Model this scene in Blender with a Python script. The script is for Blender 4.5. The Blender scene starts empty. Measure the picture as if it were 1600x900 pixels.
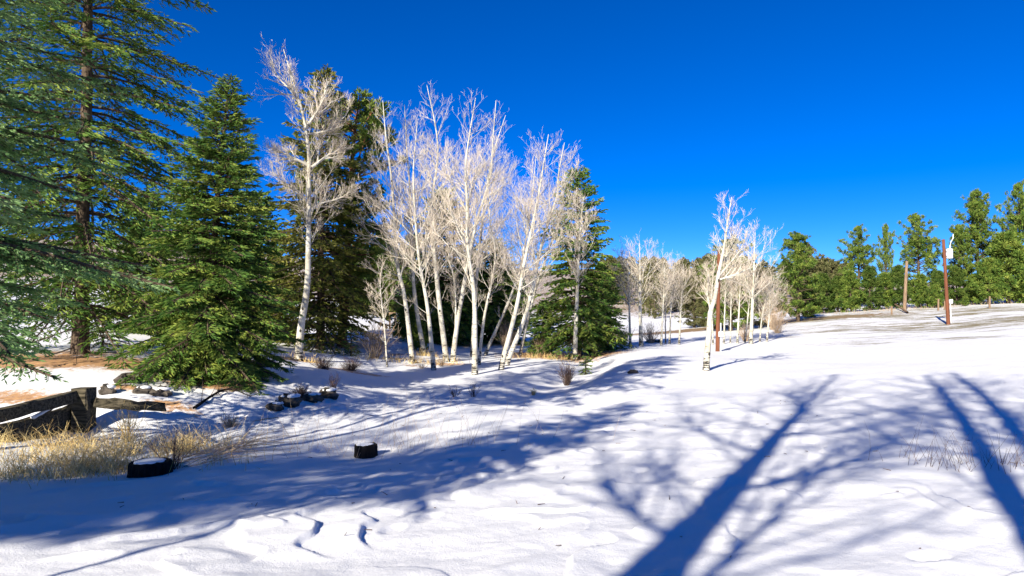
import bpy, math, random
import numpy as np
from math import radians, sin, cos, tan, pi

# ------------------------------------------------------------------ camera, sky, sun, exposure
scene = bpy.context.scene
COL = scene.collection
EYE = 1.65
F = 1043.0                      # focal length in photograph pixels (1600 wide)
HORIZON = 490.0
PITCH = math.atan((HORIZON - 450.0) / F)
cam_data = bpy.data.cameras.new('camera')
cam_data.sensor_width = 36.0
cam_data.lens = F / 1600.0 * 36.0
cam_data.clip_start = 0.05
cam_data.clip_end = 4000.0
cam = bpy.data.objects.new('camera', cam_data)
COL.objects.link(cam)
cam.location = (0, 0, EYE)
cam.rotation_euler = (pi / 2 + PITCH, 0, 0)
scene.camera = cam

SUN_EL = radians(27.0)
SHADOW_AZ = radians(29.5)       # shadows run away from the camera and to the right
SUN_ROT = pi + SHADOW_AZ
SDIR = np.array([sin(SHADOW_AZ), cos(SHADOW_AZ)])

world = bpy.data.worlds.new('World')
scene.world = world
world.use_nodes = True
wn = world.node_tree.nodes
wl = world.node_tree.links
wn.clear()
sky = wn.new('ShaderNodeTexSky')
sky.sky_type = 'NISHITA'
sky.sun_disc = False
sky.sun_elevation = SUN_EL
sky.sun_rotation = SUN_ROT
sky.altitude = 4000
sky.air_density = 1.0
sky.dust_density = 0.0
sky.ozone_density = 8.0
hs = wn.new('ShaderNodeHueSaturation')
hs.inputs['Hue'].default_value = 0.512
hs.inputs['Saturation'].default_value = 1.2
hs.inputs['Value'].default_value = 1.0
bg = wn.new('ShaderNodeBackground')
bg.inputs['Strength'].default_value = 0.082
wo = wn.new('ShaderNodeOutputWorld')
wl.new(sky.outputs[0], hs.inputs['Color'])
wl.new(hs.outputs[0], bg.inputs['Color'])
wl.new(bg.outputs[0], wo.inputs['Surface'])

sun_data = bpy.data.lights.new('sun', 'SUN')
sun_data.energy = 4.8
sun_data.angle = radians(0.53)
sun_data.color = (1.0, 0.935, 0.80)
sun = bpy.data.objects.new('sun', sun_data)
COL.objects.link(sun)
sun.rotation_euler = (pi / 2 - SUN_EL, 0, -SHADOW_AZ)   # -Z axis points along the light
sun.location = (-20, -30, 30)

scene.view_settings.view_transform = 'Standard'
scene.view_settings.look = 'None'
scene.view_settings.gamma = 1.0
scene.view_settings.use_curve_mapping = False
scene.view_settings.exposure = 1.08
scene.cycles.max_bounces = 6
scene.cycles.diffuse_bounces = 3
scene.cycles.transparent_max_bounces = 4

# ------------------------------------------------------------------ helpers: pixels, noise, meshes
CP, SP = cos(PITCH), sin(PITCH)


def ray(px, py):
    a, b = (px - 800.0) / F, (450.0 - py) / F
    return np.array([a, CP - b * SP, SP + b * CP])


def at(px, py, d):
    """world point seen at photograph pixel px,py at ground distance d along the view axis"""
    r = ray(px, py)
    return np.array([0, 0, EYE]) + r * (d / r[1])


_perm = np.random.RandomState(7).permutation(512)
_grad = np.random.RandomState(8).uniform(-1, 1, (512, 2))


def pnoise(x, y):
    x = np.asarray(x, float); y = np.asarray(y, float)
    xi = np.floor(x).astype(int); yi = np.floor(y).astype(int)
    fx = x - xi; fy = y - yi
    u = fx * fx * fx * (fx * (fx * 6 - 15) + 10); v = fy * fy * fy * (fy * (fy * 6 - 15) + 10)

    def g(i, j, dx, dy):
        h = _perm[(_perm[i & 511] + j) & 511]
        gr = _grad[h]
        return gr[..., 0] * dx + gr[..., 1] * dy
    a = g(xi, yi, fx, fy); b = g(xi + 1, yi, fx - 1, fy)
    c = g(xi, yi + 1, fx, fy - 1); d = g(xi + 1, yi + 1, fx - 1, fy - 1)
    return (a + (b - a) * u) + ((c + (d - c) * u) - (a + (b - a) * u)) * v


def fbm(x, y, o=4, gain=0.5):
    s = 0; a = 1.0
    for i in range(o):
        s = s + a * pnoise(x * 2 ** i + 17.3 * i, y * 2 ** i - 9.1 * i)
        a *= gain
    return s


def sstep(a, b, x):
    t = np.clip((x - a) / (b - a), 0, 1)
    return t * t * (3 - 2 * t)


class MB:
    """collects triangles and quads; build() links them as ONE mesh object"""

    def __init__(self):
        self.v = []; self.f3 = []; self.f4 = []; self.c = []; self.n = 0

    def add(self, v, f3=None, f4=None, c=None):
        v = np.asarray(v, float).reshape(-1, 3)
        if f3 is not None and len(f3): self.f3.append(np.asarray(f3, int).reshape(-1, 3) + self.n)
        if f4 is not None and len(f4): self.f4.append(np.asarray(f4, int).reshape(-1, 4) + self.n)
        self.v.append(v)
        self.c.append(np.full(len(v), 0.5) if c is None else np.broadcast_to(np.asarray(c, float), (len(v),)))
        self.n += len(v)

    def mesh(self, name, smooth=False):
        V = np.concatenate(self.v)
        f3 = np.concatenate(self.f3) if self.f3 else np.zeros((0, 3), int)
        f4 = np.concatenate(self.f4) if self.f4 else np.zeros((0, 4), int)
        m = bpy.data.meshes.new(name)
        m.vertices.add(len(V))
        m.vertices.foreach_set('co', V.astype(np.float32).ravel())
        m.loops.add(f3.size + f4.size)
        m.loops.foreach_set('vertex_index', np.concatenate([f3.ravel(), f4.ravel()]).astype(np.int32))
        m.polygons.add(len(f3) + len(f4))
        st = np.concatenate([np.arange(len(f3)) * 3, f3.size + np.arange(len(f4)) * 4]).astype(np.int32)
        m.polygons.foreach_set('loop_start', st)
        m.polygons.foreach_set('use_smooth', np.full(len(f3) + len(f4), smooth))
        at_ = m.attributes.new('tone', 'FLOAT', 'POINT')
        at_.data.foreach_set('value', np.concatenate(self.c).astype(np.float32))
        m.update(calc_edges=True)
        return m

    def build(self, name, mat, parent=None, smooth=False, origin=None):
        if origin is not None:
            o3 = np.asarray(origin, float)
            self.v = [v - o3 for v in self.v]
        m = self.mesh(name, smooth)
        m.materials.append(mat)
        o = bpy.data.objects.new(name, m)
        COL.objects.link(o)
        if parent is not None: o.parent = parent
        return o


def norm(a):
    a = np.asarray(a, float)
    return a / np.maximum(np.linalg.norm(a, axis=-1, keepdims=True), 1e-9)


def frames(d):
    ref = np.where(np.abs(d[..., 2:3]) > 0.9, np.array([1.0, 0, 0]), np.array([0, 0, 1.0]))
    u = norm(np.cross(d, ref)); w = np.cross(d, u)
    return u, w


def add_segs(mb, P0, P1, r0, r1, sides=3, tone=None):
    """many separate tapered prisms at once"""
    P0 = np.asarray(P0, float).reshape(-1, 3); P1 = np.asarray(P1, float).reshape(-1, 3)
    n = len(P0)
    if n == 0: return
    r0 = np.broadcast_to(r0, (n,)); r1 = np.broadcast_to(r1, (n,))
    u, w = frames(norm(P1 - P0))
    a = np.arange(sides) * 2 * pi / sides
    ring = u[:, None] * np.cos(a)[None, :, None] + w[:, None] * np.sin(a)[None, :, None]
    V = np.concatenate([P0[:, None] + ring * r0[:, None, None], P1[:, None] + ring * r1[:, None, None]], 1)
    i = np.arange(sides); j = (i + 1) % sides
    q = np.stack([i, j, j + sides, i + sides], 1)
    Fq = q[None] + (np.arange(n) * 2 * sides)[:, None, None]
    c = None if tone is None else np.repeat(np.broadcast_to(tone, (n,)), 2 * sides)
    mb.add(V.reshape(-1, 3), f4=Fq.reshape(-1, 4), c=c)


def add_spikes(mb, P0, P1, r0, tone=None):
    """twigs that end in a point: three triangles each"""
    n = len(P0)
    if n == 0: return
    u, w = frames(norm(P1 - P0)); a = np.arange(3) * 2 * pi / 3
    ring = (u[:, None] * np.cos(a)[None, :, None] + w[:, None] * np.sin(a)[None, :, None]) * np.broadcast_to(r0, (n,))[:, None, None]
    V = np.concatenate([P0[:, None] + ring, P1[:, None]], 1)
    t = np.array([[0, 1, 3], [1, 2, 3], [2, 0, 3]])
    mb.add(V.reshape(-1, 3), f3=(t[None] + (np.arange(n) * 4)[:, None, None]).reshape(-1, 3), c=None if tone is None else np.repeat(np.broadcast_to(tone, (n,)), 4))


def add_chain(mb, pts, rad, sides=3, tone=None):
    """pts [n,k,3] polylines as joined tubes, rad [n,k]"""
    pts = np.asarray(pts, float); n, k, _ = pts.shape
    if n == 0: return
    d = np.gradient(pts, axis=1); d = norm(d)
    u, w = frames(norm(pts[:, -1] - pts[:, 0]))
    u = norm(u[:, None] - d * np.sum(u[:, None] * d, -1, keepdims=True)); w = np.cross(d, u)
    a = np.arange(sides) * 2 * pi / sides
    V = pts[:, :, None] + (u[:, :, None] * np.cos(a)[:, None] + w[:, :, None] * np.sin(a)[:, None]) * np.asarray(rad)[:, :, None, None]
    i = np.arange(sides); j = (i + 1) % sides
    q = np.stack([i, j, j + sides, i + sides], 1)
    Fq = (q[None] + (np.arange(k - 1) * sides)[:, None, None]).reshape(-1, 4)
    Fq = Fq[None] + (np.arange(n) * k * sides)[:, None, None]
    c = None if tone is None else np.repeat(np.broadcast_to(tone, (n,)), k * sides)
    mb.add(V.reshape(-1, 3), f4=Fq.reshape(-1, 4), c=c)


def smooth_line(P, n):
    """Catmull-Rom through the given points"""
    P = np.asarray(P, float)
    L = np.concatenate([[0], np.cumsum(np.linalg.norm(np.diff(P, axis=0), axis=1))]); L /= L[-1]
    E = np.vstack([2 * P[0] - P[1], P, 2 * P[-1] - P[-2]])
    out = []
    for t in np.linspace(0, 1, n):
        k = min(np.searchsorted(L, t, 'right') - 1, len(P) - 2)
        s = (t - L[k]) / max(L[k + 1] - L[k], 1e-9)
        p0, p1, p2, p3 = E[k], E[k + 1], E[k + 2], E[k + 3]
        out.append(0.5 * (2 * p1 + (p2 - p0) * s + (2 * p0 - 5 * p1 + 4 * p2 - p3) * s * s + (3 * p1 - p0 - 3 * p2 + p3) * s ** 3))
    return np.array(out)


def add_trunk(mb, P, rad, sides=10, rng=None, lump=0.06):
    P = np.asarray(P, float); k = len(P)
    d = norm(np.gradient(P, axis=0))
    u = norm(np.cross(d, np.array([0.0, 1.0, 0.05]))); w = np.cross(d, u)
    a = np.arange(sides) * 2 * pi / sides
    R = np.asarray(rad)[:, None] * np.ones((1, sides))
    if rng is not None: R = R * (1 + lump * rng.normal(size=(k, sides)))
    V = P[:, None] + (u[:, None] * np.cos(a)[:, None] + w[:, None] * np.sin(a)[:, None]) * R[..., None]
    i = np.arange(sides); j = (i + 1) % sides
    q = np.stack([i, j, j + sides, i + sides], 1)
    Fq = (q[None] + (np.arange(k - 1) * sides)[:, None, None]).reshape(-1, 4)
    V = np.vstack([V.reshape(-1, 3), P[-1:]])
    top = np.array([[(k - 1) * sides + x, (k - 1) * sides + (x + 1) % sides, k * sides] for x in range(sides)])
    mb.add(V, f3=top, f4=Fq)


def add_box(mb, c, size, axes=None, bev=0.0, rng=None, jit=0.0, nseg=1):
    """box with optional chamfered long edges along its first axis; axes rows = local x,y,z directions"""
    c = np.asarray(c, float); sx, sy, sz = np.asarray(size, float) / 2
    A = np.eye(3) if axes is None else np.asarray(axes, float)
    b = min(bev, sy * 0.9, sz * 0.9)
    prof = [(-sy + b, -sz), (sy - b, -sz), (sy, -sz + b), (sy, sz - b), (sy - b, sz), (-sy + b, sz), (-sy, sz - b), (-sy, -sz + b)]
    n = len(prof); V = []
    for k in range(nseg + 1):
        x = -sx + 2 * sx * k / nseg
        for (y, z) in prof:
            j = (rng.normal(size=3) * jit) if rng is not None else 0
            V.append(np.array([x, y, z]) + j)
    V = np.array(V) @ A + c
    q = []
    for k in range(nseg):
        for i in range(n):
            j = (i + 1) % n
            q.append([k * n + i, k * n + j, (k + 1) * n + j, (k + 1) * n + i])
    e = nseg * n
    t = [[0, i + 1, i] for i in range(1, n - 1)] + [[e, e + i, e + i + 1] for i in range(1, n - 1)]
    mb.add(V, f3=np.array(t), f4=np.array(q))


def tag(o, label=None, cat=None, group=None, kind=None):
    if label: o['label'] = label
    if cat: o['category'] = cat
    if group: o['group'] = group
    if kind: o['kind'] = kind
    return o


def thing(name, loc, label, cat, group=None):
    o = bpy.data.objects.new(name, None)
    o.empty_display_size = 0.2
    COL.objects.link(o)
    o.location = tuple(loc)
    return tag(o, label, cat, group)


def copy_tree(src, loc, rz=0.0, s=1.0, label=None, tilt=(0, 0), group=None, sxy=None):
    c = src.copy(); COL.objects.link(c)
    c.location = tuple(loc); c.rotation_euler = (tilt[0], tilt[1], rz)
    k = s if sxy is None else sxy
    c.scale = (k, k, s)
    if label: c['label'] = label
    if group: c['group'] = group
    for ch in list(src.children):
        d = ch.copy(); COL.objects.link(d); d.parent = c
        for g in ch.children:
            e = g.copy(); COL.objects.link(e); e.parent = d
    return c


# ------------------------------------------------------------------ materials
def new_mat(name, rough=0.8, spec=0.2):
    m = bpy.data.materials.new(name); m.use_nodes = True
    nt = m.node_tree; b = nt.nodes['Principled BSDF']
    b.inputs['Roughness'].default_value = rough
    b.inputs['Specular IOR Level'].default_value = spec
    return m, nt, b


def N(nt, typ, **kw):
    n = nt.nodes.new(typ)
    for k, v in kw.items():
        if k.startswith('i_'): n.inputs[k[2:].replace('_', ' ')].default_value = v
        else: setattr(n, k, v)
    return n


def ramp(nt, stops, interp='LINEAR'):
    r = nt.nodes.new('ShaderNodeValToRGB'); e = r.color_ramp.elements; r.color_ramp.interpolation = interp
    while len(e) < len(stops): e.new(0.5)
    for i, (p, c) in enumerate(stops):
        e[i].position = p; e[i].color = (*c, 1) if len(c) == 3 else c
    return r


def mixc(nt, fac, a, b):
    m = nt.nodes.new('ShaderNodeMix'); m.data_type = 'RGBA'
    for sock, v in ((m.inputs[0], fac), (m.inputs[6], a), (m.inputs[7], b)):
        if isinstance(v, (int, float)): sock.default_value = v
        elif isinstance(v, tuple): sock.default_value = (*v, 1)
        else: nt.links.new(v, sock)
    return m.outputs[2]


def math_(nt, op, a, b=None, clamp=False):
    m = nt.nodes.new('ShaderNodeMath'); m.operation = op; m.use_clamp = clamp
    for k, v in ((0, a), (1, b)):
        if v is None: continue
        if isinstance(v, (int, float)): m.inputs[k].default_value = v
        else: nt.links.new(v, m.inputs[k])
    return m.outputs[0]


def foliage_mat(name, dark, mid, light, transl=0.25):
    m, nt, b = new_mat(name, 0.75, 0.12)
    a = N(nt, 'ShaderNodeAttribute', attribute_name='tone')
    tc = N(nt, 'ShaderNodeTexCoord')
    nz = N(nt, 'ShaderNodeTexNoise', i_Scale=1.3, i_Detail=2.0)
    nt.links.new(tc.outputs['Object'], nz.inputs['Vector'])
    f = math_(nt, 'ADD', math_(nt, 'MULTIPLY', a.outputs['Fac'], 0.65), math_(nt, 'MULTIPLY', math_(nt, 'SUBTRACT', nz.outputs['Fac'], 0.32), 0.9))
    r = ramp(nt, [(0.1, dark), (0.45, mid), (0.85, light)])
    nt.links.new(f, r.inputs['Fac'])
    nt.links.new(r.outputs[0], b.inputs['Base Color'])
    if transl > 0:
        tr = N(nt, 'ShaderNodeBsdfTranslucent')
        nt.links.new(r.outputs[0], tr.inputs['Color'])
        mx = N(nt, 'ShaderNodeMixShader'); mx.inputs[0].default_value = transl
        nt.links.new(b.outputs[0], mx.inputs[1]); nt.links.new(tr.outputs[0], mx.inputs[2])
        nt.links.new(mx.outputs[0], nt.nodes['Material Output'].inputs['Surface'])
    return m


def bark_mat(name, c1, c2, scale=(14, 14, 3), bump=0.5):
    m, nt, b = new_mat(name, 0.9, 0.1)
    tc = N(nt, 'ShaderNodeTexCoord')
    mp = N(nt, 'ShaderNodeMapping'); mp.inputs['Scale'].default_value = scale
    nt.links.new(tc.outputs['Object'], mp.inputs['Vector'])
    nz = N(nt, 'ShaderNodeTexNoise', i_Scale=1.0, i_Detail=5.0, i_Roughness=0.65)
    nt.links.new(mp.outputs[0], nz.inputs['Vector'])
    r = ramp(nt, [(0.35, c1), (0.65, c2)])
    nt.links.new(nz.outputs['Fac'], r.inputs['Fac']); nt.links.new(r.outputs[0], b.inputs['Base Color'])
    bp = N(nt, 'ShaderNodeBump', i_Strength=bump, i_Distance=0.03)
    nt.links.new(nz.outputs['Fac'], bp.inputs['Height']); nt.links.new(bp.outputs[0], b.inputs['Normal'])
    return m


def aspen_mat():
    m, nt, b = new_mat('aspen_bark', 0.75, 0.15)
    tc = N(nt, 'ShaderNodeTexCoord')
    mp = N(nt, 'ShaderNodeMapping'); mp.inputs['Scale'].default_value = (5, 5, 22)
    nt.links.new(tc.outputs['Object'], mp.inputs['Vector'])
    n1 = N(nt, 'ShaderNodeTexNoise', i_Scale=1.0, i_Detail=3.0, i_Roughness=0.6)
    nt.links.new(mp.outputs[0], n1.inputs['Vector'])
    mp2 = N(nt, 'ShaderNodeMapping'); mp2.inputs['Scale'].default_value = (3.2, 3.2, 2.2)
    nt.links.new(tc.outputs['Object'], mp2.inputs['Vector'])
    vo = N(nt, 'ShaderNodeTexVoronoi', i_Scale=1.0)
    nt.links.new(mp2.outputs[0], vo.inputs['Vector'])
    n3 = N(nt, 'ShaderNodeTexNoise', i_Scale=2.0, i_Detail=2.0)
    nt.links.new(tc.outputs['Object'], n3.inputs['Vector'])
    base = ramp(nt, [(0.3, (0.36, 0.32, 0.24)), (0.6, (0.56, 0.53, 0.45))])
    nt.links.new(n3.outputs['Fac'], base.inputs['Fac'])
    lines = ramp(nt, [(0.60, (0, 0, 0)), (0.67, (1, 1, 1))])
    nt.links.new(n1.outputs['Fac'], lines.inputs['Fac'])
    eyes = ramp(nt, [(0.10, (1, 1, 1)), (0.17, (0, 0, 0))])
    nt.links.new(vo.outputs['Distance'], eyes.inputs['Fac'])
    # rough dark bark low on the trunk
    sx = N(nt, 'ShaderNodeSeparateXYZ'); nt.links.new(tc.outputs['Object'], sx.inputs[0])
    low = math_(nt, 'MULTIPLY', math_(nt, 'SUBTRACT', 1.0, math_(nt, 'MULTIPLY', sx.outputs['Z'], 0.8), True), 0.28)
    ln = math_(nt, 'GREATER_THAN', math_(nt, 'ADD', n1.outputs['Fac'], low), 0.74)
    f = math_(nt, 'MAXIMUM', math_(nt, 'MAXIMUM', math_(nt, 'MULTIPLY', lines.outputs[0], 0.75), eyes.outputs[0]), ln)
    c = mixc(nt, f, base.outputs[0], (0.045, 0.04, 0.035))
    nt.links.new(c, b.inputs['Base Color'])
    return m


def tone_mat(name, c1, c2, rough=0.8):
    m, nt, b = new_mat(name, rough, 0.15)
    a = N(nt, 'ShaderNodeAttribute', attribute_name='tone')
    r = ramp(nt, [(0.0, c1), (1.0, c2)])
    nt.links.new(a.outputs['Fac'], r.inputs['Fac']); nt.links.new(r.outputs[0], b.inputs['Base Color'])
    return m


def ground_mat():
    m, nt, b = new_mat('snow_ground', 0.65, 0.25)
    tc = N(nt, 'ShaderNodeTexCoord')
    a = N(nt, 'ShaderNodeAttribute', attribute_name='cover')
    sp = N(nt, 'ShaderNodeSeparateColor'); nt.links.new(a.outputs['Color'], sp.inputs[0])

    def noise(scale, det, rough=0.6, stretch=None):
        n = N(nt, 'ShaderNodeTexNoise', i_Scale=scale, i_Detail=det, i_Roughness=rough)
        if stretch:
            mp = N(nt, 'ShaderNodeMapping'); mp.inputs['Scale'].default_value = stretch
            nt.links.new(tc.outputs['Object'], mp.inputs['Vector']); nt.links.new(mp.outputs[0], n.inputs['Vector'])
        else: nt.links.new(tc.outputs['Object'], n.inputs['Vector'])
        return n.outputs['Fac']
    fine = noise(9.0, 8.0, 0.75)
    mid = noise(2.2, 5.0)
    needle = noise(7.0, 8.0, 0.85)
    stre = noise(1.0, 6.0, 0.7, (0.28, 1.1, 1))
    snow = mixc(nt, mid, (0.72, 0.715, 0.715), (0.775, 0.765, 0.765))
    # needle litter
    lit = ramp(nt, [(0.3, (0.10, 0.04, 0.018)), (0.5, (0.42, 0.20, 0.06)), (0.7, (0.68, 0.42, 0.15))])
    nt.links.new(needle, lit.inputs['Fac'])
    fl = math_(nt, 'ADD', sp.outputs[0], math_(nt, 'MULTIPLY', math_(nt, 'SUBTRACT', math_(nt, 'ADD', math_(nt, 'MULTIPLY', fine, 0.6), math_(nt, 'MULTIPLY', mid, 0.4)), 0.5), 2.3))
    fl = math_(nt, 'SMOOTH_MIN', math_(nt, 'MULTIPLY', math_(nt, 'SUBTRACT', fl, 0.36), 3.6, True), 1.0)
    c = mixc(nt, fl, snow, lit.outputs[0])
    # dry grass on the far ground
    dg = ramp(nt, [(0.3, (0.16, 0.10, 0.05)), (0.7, (0.38, 0.25, 0.12))])
    nt.links.new(fine, dg.inputs['Fac'])
    fd = math_(nt, 'ADD', sp.outputs[1], math_(nt, 'MULTIPLY', math_(nt, 'SUBTRACT', mid, 0.5), 1.2))
    fd = math_(nt, 'MULTIPLY', math_(nt, 'SUBTRACT', fd, 0.40), 6.0, True)
    c = mixc(nt, fd, c, dg.outputs[0])
    # thin snow with grass showing through in streaks
    gp = ramp(nt, [(0.3, (0.12, 0.10, 0.05)), (0.7, (0.34, 0.28, 0.15))])
    nt.links.new(fine, gp.inputs['Fac'])
    fp = math_(nt, 'ADD', math_(nt, 'MULTIPLY', sp.outputs[2], 0.5), math_(nt, 'MULTIPLY', math_(nt, 'SUBTRACT', math_(nt, 'ADD', math_(nt, 'MULTIPLY', stre, 0.65), math_(nt, 'MULTIPLY', fine, 0.35)), 0.5), 2.2))
    fp = math_(nt, 'MULTIPLY', math_(nt, 'MULTIPLY', math_(nt, 'SUBTRACT', fp, 0.42), 5.0, True), math_(nt, 'MULTIPLY', sp.outputs[2], 3.0, True))
    c = mixc(nt, fp, c, gp.outputs[0])
    nt.links.new(c, b.inputs['Base Color'])
    h = math_(nt, 'ADD', math_(nt, 'MULTIPLY', noise(60.0, 5.0, 0.7), 0.4), math_(nt, 'MULTIPLY', noise(7.0, 4.0), 0.65))
    bp = N(nt, 'ShaderNodeBump', i_Strength=0.45, i_Distance=0.035)
    nt.links.new(h, bp.inputs['Height']); nt.links.new(bp.outputs[0], b.inputs['Normal'])
    return m


M = {}
M['ground'] = ground_mat()
M['snow'] = new_mat('snow_cap', 0.6, 0.25)[0]
M['snow'].node_tree.nodes['Principled BSDF'].inputs['Base Color'].default_value = (0.77, 0.77, 0.78, 1)
M['aspen'] = aspen_mat()
M['twig'] = tone_mat('aspen_twigs', (0.34, 0.265, 0.195), (0.70, 0.62, 0.51))
M['twig_tan'] = tone_mat('brown_twigs', (0.26, 0.17, 0.10), (0.52, 0.40, 0.28))
M['twig_dark'] = tone_mat('dark_twigs', (0.05, 0.03, 0.025), (0.17, 0.11, 0.08))
M['spruce'] = foliage_mat('spruce_needles', (0.028, 0.085, 0.02), (0.11, 0.21, 0.04), (0.38, 0.42, 0.08))
M['spruce_warm'] = foliage_mat('sunlit_spruce_needles', (0.06, 0.085, 0.014), (0.17, 0.19, 0.034), (0.38, 0.35, 0.09))
M['blue_spruce'] = foliage_mat('blue_spruce_needles', (0.06, 0.14, 0.045), (0.20, 0.36, 0.12), (0.42, 0.56, 0.26), 0.45)
M['pine'] = foliage_mat('pine_needles', (0.025, 0.07, 0.015), (0.11, 0.18, 0.03), (0.32, 0.36, 0.07))
M['pine_dark'] = foliage_mat('dark_pine_needles', (0.02, 0.05, 0.012), (0.07, 0.12, 0.022), (0.20, 0.24, 0.05))
M['dull_pine'] = foliage_mat('distant_pine_needles', (0.05, 0.065, 0.02), (0.12, 0.125, 0.045), (0.24, 0.21, 0.10))
M['conifer_bark'] = bark_mat('conifer_bark', (0.04, 0.028, 0.02), (0.13, 0.095, 0.065))
M['orange_bark'] = bark_mat('orange_pine_bark', (0.10, 0.04, 0.02), (0.40, 0.19, 0.09), (10, 10, 3))
M['grey_bark'] = bark_mat('grey_bark', (0.10, 0.085, 0.07), (0.33, 0.29, 0.24))
M['old_wood'] = bark_mat('weathered_timber', (0.02, 0.018, 0.012), (0.14, 0.115, 0.075), (3, 26, 26), 0.4)
M['stump_bark'] = bark_mat('stump_bark', (0.004, 0.0035, 0.003), (0.022, 0.018, 0.015), (22, 22, 5), 0.8)
M['pole'] = bark_mat('pole_wood', (0.09, 0.033, 0.02), (0.22, 0.085, 0.045), (30, 30, 1.2), 0.3)
M['post'] = bark_mat('post_wood', (0.13, 0.085, 0.055), (0.32, 0.22, 0.14), (20, 20, 2), 0.3)
M['rock'] = bark_mat('dark_rock', (0.02, 0.018, 0.014), (0.12, 0.10, 0.08), (6, 6, 6), 0.8)
M['straw'] = tone_mat('dry_grass', (0.36, 0.22, 0.07), (0.85, 0.66, 0.30))
M['metal'] = new_mat('grey_metal', 0.4, 0.5)[0]
M['metal'].node_tree.nodes['Principled BSDF'].inputs['Base Color'].default_value = (0.72, 0.74, 0.76, 1)
M['dark_metal'] = new_mat('dark_metal', 0.5, 0.4)[0]
M['dark_metal'].node_tree.nodes['Principled BSDF'].inputs['Base Color'].default_value = (0.06, 0.06, 0.065, 1)
M['porcelain'] = new_mat('white_porcelain', 0.3, 0.5)[0]
M['porcelain'].node_tree.nodes['Principled BSDF'].inputs['Base Color'].default_value = (0.8, 0.8, 0.78, 1)

# ------------------------------------------------------------------ terrain height
CPTS = [  # (px, py, distance) of ground seen in the photograph
    (-300, 900, 4.2), (0, 900, 4.2), (400, 900, 4.2), (800, 900, 4.2), (1200, 900, 4.2), (1600, 900, 4.2), (1900, 900, 4.2),
    (0, 757, 7.0), (235, 744, 7.5), (400, 722, 8.0), (570, 716, 8.9), (700, 707, 8.9), (830, 714, 8.3), (1000, 720, 8), (1300, 720, 7.6), (1600, 730, 7.2),
    (-200, 760, 7), (-200, 690, 11), (300, 692, 10.4), (150, 700, 9.8), (30, 700, 9.8), (130, 668, 12), (200, 650, 12.6), (330, 640, 13.6), (60, 620, 14),
    (200, 592, 15.6), (60, 562, 18), (125, 552, 20), (320, 590, 17), (20, 530, 24), (20, 470, 50), (170, 500, 35), (-200, 560, 18), (-200, 470, 40),
    (400, 602, 16), (450, 630, 14), (480, 572, 22), (465, 562, 24), (535, 540, 34), (560, 497, 55), (640, 520, 42), (620, 570, 27),
    (600, 610, 19), (740, 587, 23.5), (660, 577, 26), (800, 577, 26), (850, 560, 31), (830, 617, 17.5), (885, 604, 19.5), (675, 634, 13), (620, 680, 10.5),
    (480, 680, 10.6), (400, 690, 9.8), (950, 602, 17), (1000, 640, 12.6), (1103, 580, 20), (1050, 562, 24), (1000, 541, 36), (900, 562, 31), (930, 547, 36),
    (1120, 548, 33), (1050, 540, 38), (1180, 532, 40), (1240, 505, 58), (1300, 500, 58), (1400, 545, 28), (1600, 540, 25), (1300, 600, 15.5), (1600, 600, 14),
    (1482, 507, 48), (1600, 500, 45), (1400, 482, 75), (1600, 471, 75), (1300, 489, 75), (1100, 504, 78), (1000, 518, 70), (760, 530, 48), (690, 535, 42),
    (1050, 470, 160), (960, 470, 160), (1000, 438, 280), (700, 470, 150), (600, 440, 220), (300, 440, 120), (0, 440, 90), (1300, 470, 150), (1600, 455, 130), (1800, 470, 80), (1900, 540, 28), (1900, 600, 14),
]


def warp(x, y):
    r = np.hypot(x, y) + 1e-9
    k = np.log1p(r / 4.0) / r
    return x * k, y * k


def _terrain_fit():
    P = np.array([at(*c) for c in CPTS])
    extra = [(0, 0, 0), (3, 1, 0), (-3, 1, 0), (0, -4, 0), (-8, -4, .05), (8, -4, 0.02), (-12, 4, .1), (12, 4, .1), (0, -20, .2), (-25, -10, .6), (25, -10, .6), (-40, 20, 3),
             (-60, -60, 3), (60, -60, 3), (0, -100, 2), (-200, 0, 14), (200, 0, 9), (0, -400, 8), (-500, 300, 45), (500, 300, 28), (0, 700, 45), (-300, 600, 55), (300, 650, 30)]
    P = np.vstack([P, np.array(extra, float)])
    u, v = warp(P[:, 0], P[:, 1])
    n = len(P)
    r2 = (u[:, None] - u) ** 2 + (v[:, None] - v) ** 2
    K = 0.5 * r2 * np.log(r2 + 1e-12) + np.eye(n) * 0.0006
    A = np.zeros((n + 3, n + 3)); A[:n, :n] = K
    Q = np.stack([np.ones(n), u, v], 1); A[:n, n:] = Q; A[n:, :n] = Q.T
    s = np.linalg.solve(A, np.concatenate([P[:, 2], np.zeros(3)]))
    return u, v, s


_TU, _TV, _TS = _terrain_fit()


def base_h(x, y):
    x = np.asarray(x, float); y = np.asarray(y, float)
    sh = x.shape; x = x.ravel(); y = y.ravel()
    u, v = warp(x, y)
    out = np.empty(len(x)); n = len(_TU)
    for s in range(0, len(x), 20000):
        a = u[s:s + 20000]; b = v[s:s + 20000]
        r2 = (a[:, None] - _TU) ** 2 + (b[:, None] - _TV) ** 2
        out[s:s + 20000] = (0.5 * r2 * np.log(r2 + 1e-12)) @ _TS[:n] + _TS[n] + a * _TS[n + 1] + b * _TS[n + 2]
    return out.reshape(sh)


GULLY = [tuple(at(*c)[:2]) for c in ((-150, 670, 11.5), (150, 664, 12.4), (300, 650, 13), (420, 634, 14.2), (520, 622, 16), (620, 616, 17.5), (740, 618, 18.2), (840, 614, 18.6), (900, 590, 23), (930, 560, 30))]
FOOT = []      # footprints: x, y, heading


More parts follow.
